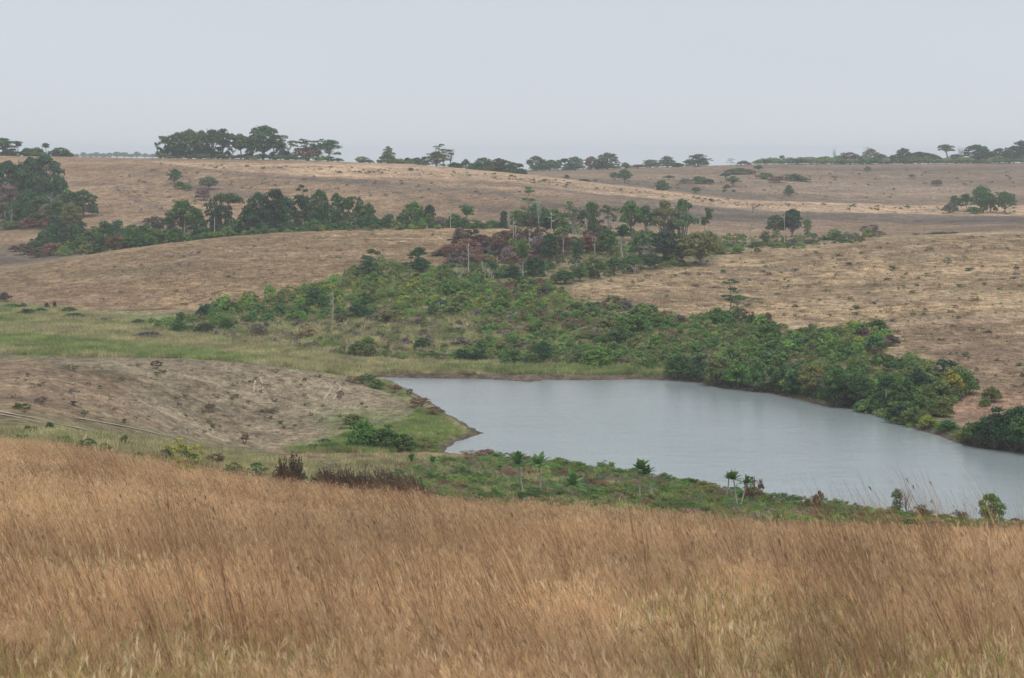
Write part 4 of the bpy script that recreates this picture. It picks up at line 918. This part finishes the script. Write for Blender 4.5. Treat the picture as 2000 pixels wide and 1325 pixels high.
# valley marsh grass and reeds
MG = [gmat('marsh_blade', (.38,.36,.16)), gmat('marsh_green', (.19,.34,.075)), gmat('marsh_straw', (.62,.52,.33)), gmat('marsh_brown', (.21,.15,.11))]
msrc = [blades(200, 110, .4, 1.0, .8, .018, .25, -.1, 1, MG, lambda r: int(r.choice([0, 0, 1, 2]))), blades(201, 110, .4, .9, .8, .022, .3, -.1, 1, MG, lambda r: int(r.choice([1, 1, 0]))),
        blades(202, 110, .3, .8, .8, .016, .3, -.1, 1, MG, lambda r: int(r.choice([2, 2, 0]))), blades(203, 80, .3, .7, .8, .016, .4, -.1, 1, MG, lambda r: int(r.choice([3, 3, 2])))]
r = np.random.default_rng(9)
A = px_scatter([(-30,592),(90,602),(300,632),(440,670),(700,705),(1350,724),(1345,738),(1200,733),(800,731),(738,733),(700,738),(500,710),(250,700),(-30,690)], 5200, (262, 425), r)
B = px_scatter([(690,742),(735,740),(800,768),(862,803),(925,846),(870,868),(850,880),(640,884),(600,880),(700,845),(800,825),(820,800),(760,765)], 1200, (190, 285), r)
Cc = px_scatter([(1280,722),(1400,742),(1560,772),(1700,798),(1850,850),(2000,880),(2000,868),(1850,835),(1700,780),(1500,750),(1350,730)], 700, (200, 300), r)
E_ = px_scatter([(-30,838),(150,850),(300,862),(450,884),(530,900),(540,930),(400,915),(250,890),(-30,868)], 900, (80, 205), r)
Fp = px_scatter([(530,892),(960,892),(1100,905),(1100,975),(900,965),(700,950),(540,930)], 900, (120, 212), r)
NEAR = [(770,930),(850,905),(930,895),(1000,892),(1080,905),(1180,918),(1290,935),(1400,955),(1500,972),(1600,985),(1700,1000),(1800,1012),(1900,1025),(2010,1040),(2010,1075),(1500,1035),(1100,1000),(850,982),(760,965)]
Hs = px_scatter(HILL, 4200, (225, 500), r)
Ns = px_scatter(NEAR, 1200, (100, 205), r)
H = px_scatter([(560,878),(860,880),(860,884),(560,886)], 160, (190, 215), r)
P = np.vstack([A, B, Cc, E_, Fp, H, Hs, Ns]); n = len(P); nz = fbm(P[:, 0]/9, P[:, 1]/7, 51, 3)
px = 1000+P[:, 0]/P[:, 1]*F; py = HY-P[:, 2]/P[:, 1]*F
lush = inpoly(px, py, [(-60,650),(60,656),(200,670),(420,690),(560,706),(420,708),(180,692),(-60,674)]) | inpoly(px, py, [(640,812),(720,800),(850,800),(900,845),(860,884),(560,884),(560,868)])
straw = inpoly(px, py, [(150,625),(300,640),(420,675),(600,700),(780,714),(640,718),(420,694),(200,668),(100,645)])
idx = np.where(lush, r.choice([1, 1, 0], n), np.where(straw, r.choice([2, 2, 0], n), np.where(nz > .12, r.choice([2, 3, 0, 2], n), np.where(nz < -.3, r.choice([1, 0], n), r.choice([0, 0, 2, 2, 2], n)))))
s = (.45+.5*r.random(n))*np.where(P[:, 1] > 262, 1.25, .8)
ok = (fbm(P[:, 0]/6, P[:, 1]/5, 77, 3) > -.22) | lush | (P[:, 1] > 262)
dryish = inpoly(px, py, [(-60,835),(150,845),(540,885),(1100,905),(1100,980),(540,935),(-60,880)]); idx = np.where(dryish, r.choice([2, 3, 2, 0, 3, 0], n), idx)
li = np.clip(np.searchsorted(DD, P[:, 1]), 0, NR-1); lj = np.clip(np.searchsorted(PX, px), 0, NC-1); ld = LDIST[li, lj]
P[:, 2] = height(P[:, 0], P[:, 1]); ok &= ld > .9
s = s*np.clip(.35+ld/9, .35, 1); idx = np.where((ld < 9) & (px > 950), r.choice([1, 1, 0, 3], n), idx)
P, idx, s, px, py = P[ok], idx[ok], s[ok], px[ok], py[ok]; n = len(P)
gn_scatter('marsh_grass', P, np.stack([s*1.5, s*1.5, s], 1), np.stack([r.normal(0, .05, n), r.normal(0, .05, n), r.random(n)*6.28], 1), idx, msrc,
           'green and straw-coloured marsh grass on the valley floor and lake edge', 'grass')

# bushes of the near shore, foreground of the lake
pts = in_poly_pts(NEAR, 60, r); pts.sort(key=lambda q: q[1]); its = []
its = [(x, y, 'lllggooggllo'[int(r.integers(12))]) for x, y in pts]
labs = near_labels(its, 'near shore bush', [(810,905,'the roadside cabbage trees'),(1025,920,'the tallest cabbage tree'),(1120,940,'the half-hidden cabbage tree'),(1260,930,'the windswept cabbage tree'),(1430,940,'the paired cabbage trees'),(1600,985,'the rusty ridge shrub'),(1760,990,'the leafless tree'),(1937,1000,'the leaning tree')])
for i, ((x, y, t), lb) in enumerate(zip(its, labs)):
    top = np.interp(x, [770,900,1000,1100,1200,1290,1320,1400,1500,1560,1650,1700,1780,1850,1900,2000], [915,898,890,897,905,915,938,945,958,962,985,992,990,1004,1015,1022])
    h = 16+16*r.random()
    put('fine', x, y, max(y-h, top+3*r.normal()), h*(1.2+.7*r.random()), t, dr=(118, 205), label=lb, group='bushes of the near shore band')
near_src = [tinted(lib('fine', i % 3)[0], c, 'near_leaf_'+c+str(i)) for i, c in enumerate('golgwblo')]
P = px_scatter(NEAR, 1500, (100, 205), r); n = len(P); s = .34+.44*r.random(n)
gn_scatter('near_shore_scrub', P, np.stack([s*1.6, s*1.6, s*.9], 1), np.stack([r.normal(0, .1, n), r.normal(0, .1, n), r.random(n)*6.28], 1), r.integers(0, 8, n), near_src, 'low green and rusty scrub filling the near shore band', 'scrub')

# dry bitten-down grass over the bare fields
DG = [gmat('stubble_straw', (.43,.315,.195)), gmat('stubble_brown', (.345,.245,.155)), gmat('stubble_dark', (.22,.17,.13)), gmat('stubble_olive', (.31,.27,.165))]
dsrc = [blades(300+i, 60, .06, .20, .6, .020, .7, -.05, 1, DG, (lambda r, c=c: int(r.choice(c)))) for i, c in enumerate(([0, 0, 1], [1, 1, 0], [2, 1], [3, 0, 1]))]
r = np.random.default_rng(91)
Q = [px_scatter([(1080,572),(1250,535),(1400,515),(1500,495),(1700,475),(1880,462),(2040,455),(2040,810),(1880,830),(1925,745),(1800,705),(1705,640),(1480,620),(1240,600)], 4200, (215, 478), r),
     px_scatter([(-30,590),(60,590),(330,632),(480,588),(700,530),(860,518),(940,450),(700,450),(500,460),(300,485),(100,512),(-30,545)], 3000, (385, 515), r),
     px_scatter([(-30,700),(250,706),(560,716),(700,742),(820,800),(700,860),(540,880),(330,862),(-30,800)], 1500, (140, 290), r),
     px_scatter([(190,320),(700,325),(1000,340),(1500,396),(2040,405),(2040,450),(1500,450),(1000,440),(700,430),(300,430),(180,420)], 2400, (570, 860), r)]
P = np.vstack(Q); n = len(P); nz = fbm(P[:, 0]/14, P[:, 1]/10, 15, 3); s = (.5+.8*r.random(n))*(.7+np.clip(P[:, 1]/600, 0, .8))
grey = P[:, 1] < 292; s = np.where(grey, s*.6, s)
k = nz > -.28
gi = np.clip(np.searchsorted(DD, P[:, 1]), 0, NR-1); gj = np.clip(np.searchsorted(PX, 1000+P[:, 0]/P[:, 1]*F), 0, NC-1); k &= ~((GC[gi, gj, 1] < .16) & (P[:, 1] > 560))
pxx = 1000+P[:, 0]/P[:, 1]*F; pyy = HY-P[:, 2]/P[:, 1]*F
for pts_, _ in TR:
    for a_, b_ in zip(pts_[:-1], pts_[1:]):
        for t_ in np.linspace(0, 1, 12): k &= ~((np.hypot(pxx-a_[0]-(b_[0]-a_[0])*t_, (pyy-a_[1]-(b_[1]-a_[1])*t_)*1.5) < 9) & (P[:, 1] < 292))
P, nz, s = P[k], nz[k], s[k]; n = len(P)
gn_scatter('field_stubble', P, np.stack([s*1.6, s*1.6, s*.9], 1), np.stack([s*0, s*0, r.random(n)*6.28], 1), np.where(nz > .2, r.choice([2, 3, 1], n), np.where(P[:, 1] < 292, r.choice([3, 1, 3, 2], n), r.choice([0, 0, 1, 3, 1], n))), dsrc, 'short dry bitten-down grass speckling the bare fields', 'grass')

# undergrowth that closes the foot of the tree lines on the brows
r = np.random.default_rng(17); q = []
for x0, x1, d0, d1, n_ in ((1040, 1400, 1070, 1110, 90), (1480, 2060, 1085, 1135, 260), (925, 1020, 815, 835, 50), (700, 925, 832, 845, 70), (308, 655, 840, 852, 130), (-40, 140, 856, 866, 60)):
    for i in range(n_):
        px_, D_ = x0+(x1-x0)*r.random(), d0+(d1-d0)*r.random(); X_ = (px_-1000)/F*D_; q.append((X_, D_, float(height(np.array(X_), np.array(D_)))-.1, (1.1+1.5*r.random()**2)*(1.5 if px_ > 1480 else 1)))
q = np.array(q); n = len(q); s = q[:, 3]
gn_scatter('brow_undergrowth', q[:, :3], np.stack([s*1.8, s*1.8, s], 1), np.stack([s*0, s*0, r.random(n)*6.28], 1), r.choice([0, 2, 1, 9, 8, 5], n), bush_src, 'low dark undergrowth beneath the tree lines on the brows', 'scrub')
# ------------------------------------------------------------ single plants and things of the foreground
def cabbage_leaf(r, az, el, L, wd):
    k = 6; V = []
    d = np.array([math.cos(az), math.sin(az)]); sd_ = np.array([-d[1], d[0]])
    for i in range(k):
        t = i/(k-1); rr = L*(math.cos(el)*t+.10*t*t); z = L*(math.sin(el)*t-.42*t*t*math.cos(el)); ww = wd*math.sin(math.pi*min(1, (t*.93+.05)))**.7*(.35+.65*t)
        for s_, dz in ((-1, .10), (0, 0), (1, .10)): V.append((d[0]*rr+sd_[0]*ww*s_, d[1]*rr+sd_[1]*ww*s_, z+dz*ww))
    F = [(i*3+s_, i*3+s_+1, i*3+4+s_, i*3+3+s_) for i in range(k-1) for s_ in (0, 1)]
    return V, F
GLOSS = leaf_mat('glossy_leaf', (.06,.14,.045), (.17,.30,.095), .12, False)
def mk_cabbage(seed, heads):
    r = np.random.default_rng(seed); V, F, T, n = [], [], [], 0; tb = Tubes()
    for hx, hz, cr_ in heads:
        st = curve((hx*.1, 0, -.03), (hx, 0, hz), r, 6, .02); tb.add(st, np.linspace(.020, .014, 6), 6)
        nl = 20
        for i in range(nl):
            el = 1.40-1.25*(i/nl)+r.normal(0, .1); v, f = cabbage_leaf(r, i*2.4, el, cr_*(.80+.35*r.random()), cr_*.27)
            v = np.array(v)+np.array((hx, 0, hz-.02+.02*(1-i/nl))); V.append(v); F.append(np.array(f)+n); n += len(v); T.append(np.full(len(v), r.random()))
    return mesh_np('cabbage_crown', np.vstack(V), np.vstack(F), GLOSS, smooth=True, attrs={'tint': np.concatenate(T)}), tb.mesh('cabbage_trunk', PALE)
CT = [(1025,958,870,1.0,'tallest cabbage tree with slender pale trunk at the left of the near shore'),(1057,945,878,.95,'cabbage tree just right of the tallest one on the near shore'),
 (805,912,880,1.1,'low cabbage tree beside the dirt road, left of all the others'),(845,915,885,1.1,'low cabbage tree by the dirt road, second from the left'),(1250,960,888,.9,'cabbage tree with windswept crown on the middle of the near shore'),(1276,950,900,.95,'short cabbage tree right of the windswept one'),
 (1417,948,906,.8,'dark little cabbage tree over the water, left of a pair'),(1443,950,911,.7,'two-stemmed little cabbage tree over the water, right of a pair'),(1120,960,913,1.1,'low cabbage tree half hidden in the near shore bushes'),(975,925,905,1.1,'lowest cabbage tree among bushes left of the tallest one')]
for i, (x, yb, yt, cr_, lab) in enumerate(CT):
    X, D, z = hit(x, yb, 118, 205)
    D = 152 if x > 1000 else D; X = (x-1000)/F*D; z = float(height(np.array(X), np.array(float(D)))); h = (HY-yt)*D/F-z
    heads = [(.04*((i*7) % 5-2), .68+.02*(i % 3), (.26+.03*((i*5) % 3))*cr_)] if i != 7 else [(-.12, .70, .26), (.18, .62, .24)]
    if i in (2, 3, 8, 9): heads = [(0, .45, .55)]
    cm, tm = mk_cabbage(300+i, heads)
    rt_ = link('cabbage_tree', None, loc=(X, D, z-.05)); rt_.scale = (h, h, h); rt_.rotation_euler = (rng.normal()*.03, rng.normal()*.05, 0)
    link('crown', cm, rt_); link('trunk', tm, rt_); tag(rt_, lab, 'tree', 'cabbage trees on the near shore')
put('round',1937,1032,967,44,'l', D=150, label='bushy leaning small tree at the right end of the near shore', name='broadleaf_tree')
put('twig_g',1770,1018,958,34,'g', D=152, label='leafless small tree silhouetted against the lake at the right', name='bare_tree')
put('column',1752,1018,957,20,'g', D=153, label='small creeper-wrapped stem beside the leafless tree', name='creeper_covered_tree')
put('fine',1800,1022,988,56,'e', D=150, label='dark leafy bush right of the leafless tree', name='bush')
put('loose',1470,968,934,36,'r', D=163, label='red-brown twiggy shrub over the near shore bushes beside the small cabbage trees', name='shrub')
put('loose',1598,985,960,20,'r', D=160, label='small red-brown twiggy shrub on the near shore ridge', name='shrub')
put('fine',1565,1020,990,60,'b', D=150, label='brown fading bush below the near shore ridge', name='bush')
put('fine',1872,1025,998,40,'w', D=150, label='pale dry shrub between the dark bush and the leaning tree', name='shrub')
put('loose',1990,1035,1014,40,'b', D=150, label='brown shrub at the right edge of the near shore', name='shrub')
# blackened feathery shrub
def mk_feather(seed, n, spread, mat1, leanx=0):
    r = np.random.default_rng(seed); tb = Tubes(); P = []
    for i in range(n):
        a = r.random()*6.283; q = spread*math.sqrt(r.random()); b0 = (q*.5*math.cos(a), q*.5*math.sin(a), -.03); h = max(.25, (1-2.6*q*q))*(.6+.4*r.random())
        L = curve(b0, (q*1.25*math.cos(a)+leanx, q*math.sin(a), h), r, 6, .05); tb.add(L, np.linspace(.010, .004, 6), 4)
        for j in range(18):
            t = .15+.85*j/18; p = L[0]*(1-t)+L[-1]*t+r.normal(0, .012, 3); P.append(p)
    P = np.array(P); v, f, t = leaves(r, P, np.full((len(P), 3), .018), len(P)*2, .020, .2, .9, .2)
    return mesh_np('plumes', v, f, mat1, attrs={'tint': t}), tb.mesh('stems', DARKB)
BLK = leaf_mat('withered_leaf', (.06,.036,.03), (.17,.09,.065), .15, False); BRN = leaf_mat('dry_brush', (.12,.085,.06), (.27,.19,.12), .15, False)
for i, (x, yb, yt, w_, mt, lx, lab) in enumerate([(567,930,876,66,BLK,0,'blackened feathery shrub standing at the edge of the dry grass'),(640,935,903,52,BLK,-.1,'low dark withered shrub right of the blackened feathery one'),(678,936,905,48,BLK,-.1,'middle one of the low dark withered shrubs'),(712,938,908,40,BLK,0,'low dark withered shrub before the dirt road, rightmost'),(775,955,905,80,BRN,-.3,'leaning brown grass tussock beside the withered shrubs'),(820,958,915,70,BRN,-.35,'leaning brown grass tussock, nearer the cabbage tree')]):
    D = 118+3*i; X = (x-1000)/F*D; z = float(height(np.array(X), np.array(float(D)))); h = max(.8, (HY-yt)*D/F-z)
    cm, tm = mk_feather(400+i, 130, .42, mt, lx)
    q_ = link('shrub' if mt is BLK else 'grass_tussock', None, loc=(X, D, z)); q_.scale = (w_*D/F*1.1, w_*D/F*1.1, h)
    link('plumes', cm, q_); link('stems', tm, q_); tag(q_, lab, 'shrub' if mt is BLK else 'grass tussock')
# yellow-green sapling in the dry grass
D = 70; X = (360-1000)/F*D; z = float(height(np.array(X), np.array(float(D))))
r = np.random.default_rng(8); tb = Tubes(); P = []
for i in range(9):
    e1 = np.array([(-.55+1.15*i/8), r.normal(0, .15), 1.15+.35*r.random()+(.45 if i == 2 else 0)]); L = curve((0, 0, 0), e1, r, 6, .05, -.1); tb.add(L, np.linspace(.012, .003, 6), 4); P += [L[k]+r.normal(0, .04, 3) for k in (3, 4, 5, 5) for _ in range(2)]
P = np.array(P); v, f, t = leaves(r, P, np.full((len(P), 3), .09), 520, .055, .3, .8, .2)
sp = link('sapling', None, loc=(X, D, z)); link('leaves', mesh_np('leaves', v, f, leaf_mat('yellow_leaf', (.30,.31,.07), (.52,.53,.15), .1, False), attrs={'tint': t}), sp); link('stems', tb.mesh('stems', BARK), sp)
tag(sp, 'yellow-green spreading sapling poking out of the dry grass', 'sapling')
# bushes along the upper edge of the dry grass
row('bushes at the grass edge on the left', 'along the dry grass upper edge', [
 ('loose',40,868,850,26,'g'),('bush',97,842,826,20,'e'),('loose',128,872,852,26,'l'),('loose',170,878,858,34,'g'),('bush',205,882,866,26,'l'),('bush',178,912,896,50,'l'),('bush',225,915,900,36,'g'),('bush',270,900,884,26,'l'),('dense',323,900,878,28,'d'),('loose',370,908,880,36,'g'),('loose',420,915,886,34,'b'),('loose',455,928,905,32,'g'),('loose',505,930,905,34,'g'),('bush',585,940,925,30,'g'),('bush',640,942,926,30,'s'),('bush',700,948,930,30,'o'),('loose',240,880,850,20,'o'),('loose',60,850,832,30,'g')], dr=(88, 205))
row('bushes of the green field corner', 'by the grey field near the lake', [
 ('dense',712,878,822,56,'l','large green bush at the foot of the grey field, left part'),('dense',752,880,832,62,'g','large green bush at the foot of the grey field, right part'),('dense',790,882,850,44,'g'),('umbrella',690,858,811,46,'o'),('loose',640,880,858,40,'o'),('loose',835,880,856,44,'o'),('loose',478,868,848,16,'b'),
 ('loose',715,752,732,36,'e'),('bush',735,760,742,30,'g'),('loose',770,768,752,26,'b'),('loose',800,776,760,12,'d'),('loose',690,748,736,30,'b'),('loose',820,796,778,40,'b'),('loose',850,812,796,36,'b'),('loose',610,880,868,20,'e')], dr=(188, 290))
row('bushes and scrub on the near field', 'on the near field', [('loose',48,806,788,26,'g'),('bush',35,800,788,18,'o'),('loose',145,728,714,10,'o'),('loose',305,722,704,22,'b'),('loose',165,812,802,14,'g'),('loose',80,790,776,24,'b'),('loose',410,808,788,14,'b'),('loose',524,808,798,30,'o'),('loose',665,778,764,14,'k')], dr=(140, 265))
row('dark bushes at the marsh rim', 'along the upper marsh rim', [('bush',8,590,572,26,'p'),('bush',45,604,592,14,'p'),('bush',92,606,592,9,'k'),('bush',107,604,590,7,'k'),('dense',135,612,600,30,'g'),('bush',80,614,602,30,'g'),('dense',50,616,604,40,'d'),('bush',145,624,612,44,'d'),('bush',200,630,622,30,'d'),('bush',270,635,624,30,'e'),('bush',298,636,622,28,'l'),('bush',20,604,594,40,'g'),('bush',290,660,648,50,'p')], dr=(300, 440))
row('reed clumps at the near shore', 'at the near water edge', [('loose',915,893,880,34,'t'),('loose',945,893,878,36,'r'),('loose',975,896,884,30,'b')], dr=(180, 212))
# clumps of dead herbs showing through the grass
for i, (x, y, w_, c, lab) in enumerate([(785,1120,30,'k','dark withered herb clump in the middle of the dry grass'),(1165,1040,32,'t','pale yellowish herb head in the dry grass at the right'),(375,1285,50,'k','dark withered herb clump near the bottom left of the grass'),(1640,1220,60,'k','dark clump in the dry grass at the lower right'),(1775,1130,36,'o','olive herb clump in the dry grass at the right')]):
    X, D, z = hit(x, y+25, 10, 60); q_ = put('loose', x, y+25, y-14, w_, c, dr=(10, 60), label=lab, name='herb_clump', cat='herb clump')
# litter by the shore
def litter(x, y, D, sz, c, nm, lab):
    r = np.random.default_rng(int(x)); n, m_ = 9, 6; V = []
    for j in range(m_+1):
        for i in range(n):
            a = i*2*math.pi/n; ph = math.pi*j/m_; q = 1+.25*r.normal(); V.append((sz*math.sin(ph)*math.cos(a)*q, sz*.6*math.sin(ph)*math.sin(a)*q, max(0, .22*sz+.24*sz*math.cos(ph)*q)))
    Fq = [(j*n+i, j*n+(i+1) % n, (j+1)*n+(i+1) % n, (j+1)*n+i) for j in range(m_) for i in range(n)]
    mt = NT(nm+'_plastic'); mt.b.inputs['Base Color'].default_value = (*c, 1); mt.b.inputs['Roughness'].default_value = .5
    X = (x-1000)/F*D; o = link(nm, mesh_np(nm, np.array(V), np.array(Fq), mt.m), loc=(X, D, float(height(np.array(X), np.array(float(D))))+.02)); tag(o, lab, 'litter')
litter(967, 893, 203, .45, (.25,.36,.62), 'plastic_sack', 'crumpled blue plastic sack lying on the near shore')
litter(958, 893, 202, .28, (.7,.7,.7), 'plastic_bag', 'crumpled white plastic bag beside the blue sack')
# ------------------------------------------------------------ haze
hz = bpy.data.materials.new('haze'); hz.use_nodes = True; hn = hz.node_tree.nodes; hn.remove(hn['Principled BSDF'])
pv = hn.new('ShaderNodeVolumePrincipled'); pv.inputs['Color'].default_value = (.84, .91, 1.0, 1); pv.inputs['Density'].default_value = .00023; pv.inputs['Anisotropy'].default_value = 0.1
hz.node_tree.links.new(pv.outputs[0], hn['Material Output'].inputs['Volume'])
x0, x1, y0, y1, z0, z1 = -3000, 3000, -60, 3060, -34, 16
V = np.array([(x, y, z) for x in (x0, x1) for y in (y0, y1) for z in (z0, z1)])
tag(link('haze', mesh_np('haze', V, np.array([(0,1,3,2),(4,6,7,5),(0,4,5,1),(2,3,7,6),(0,2,6,4),(1,5,7,3)]), hz)), kind='stuff')
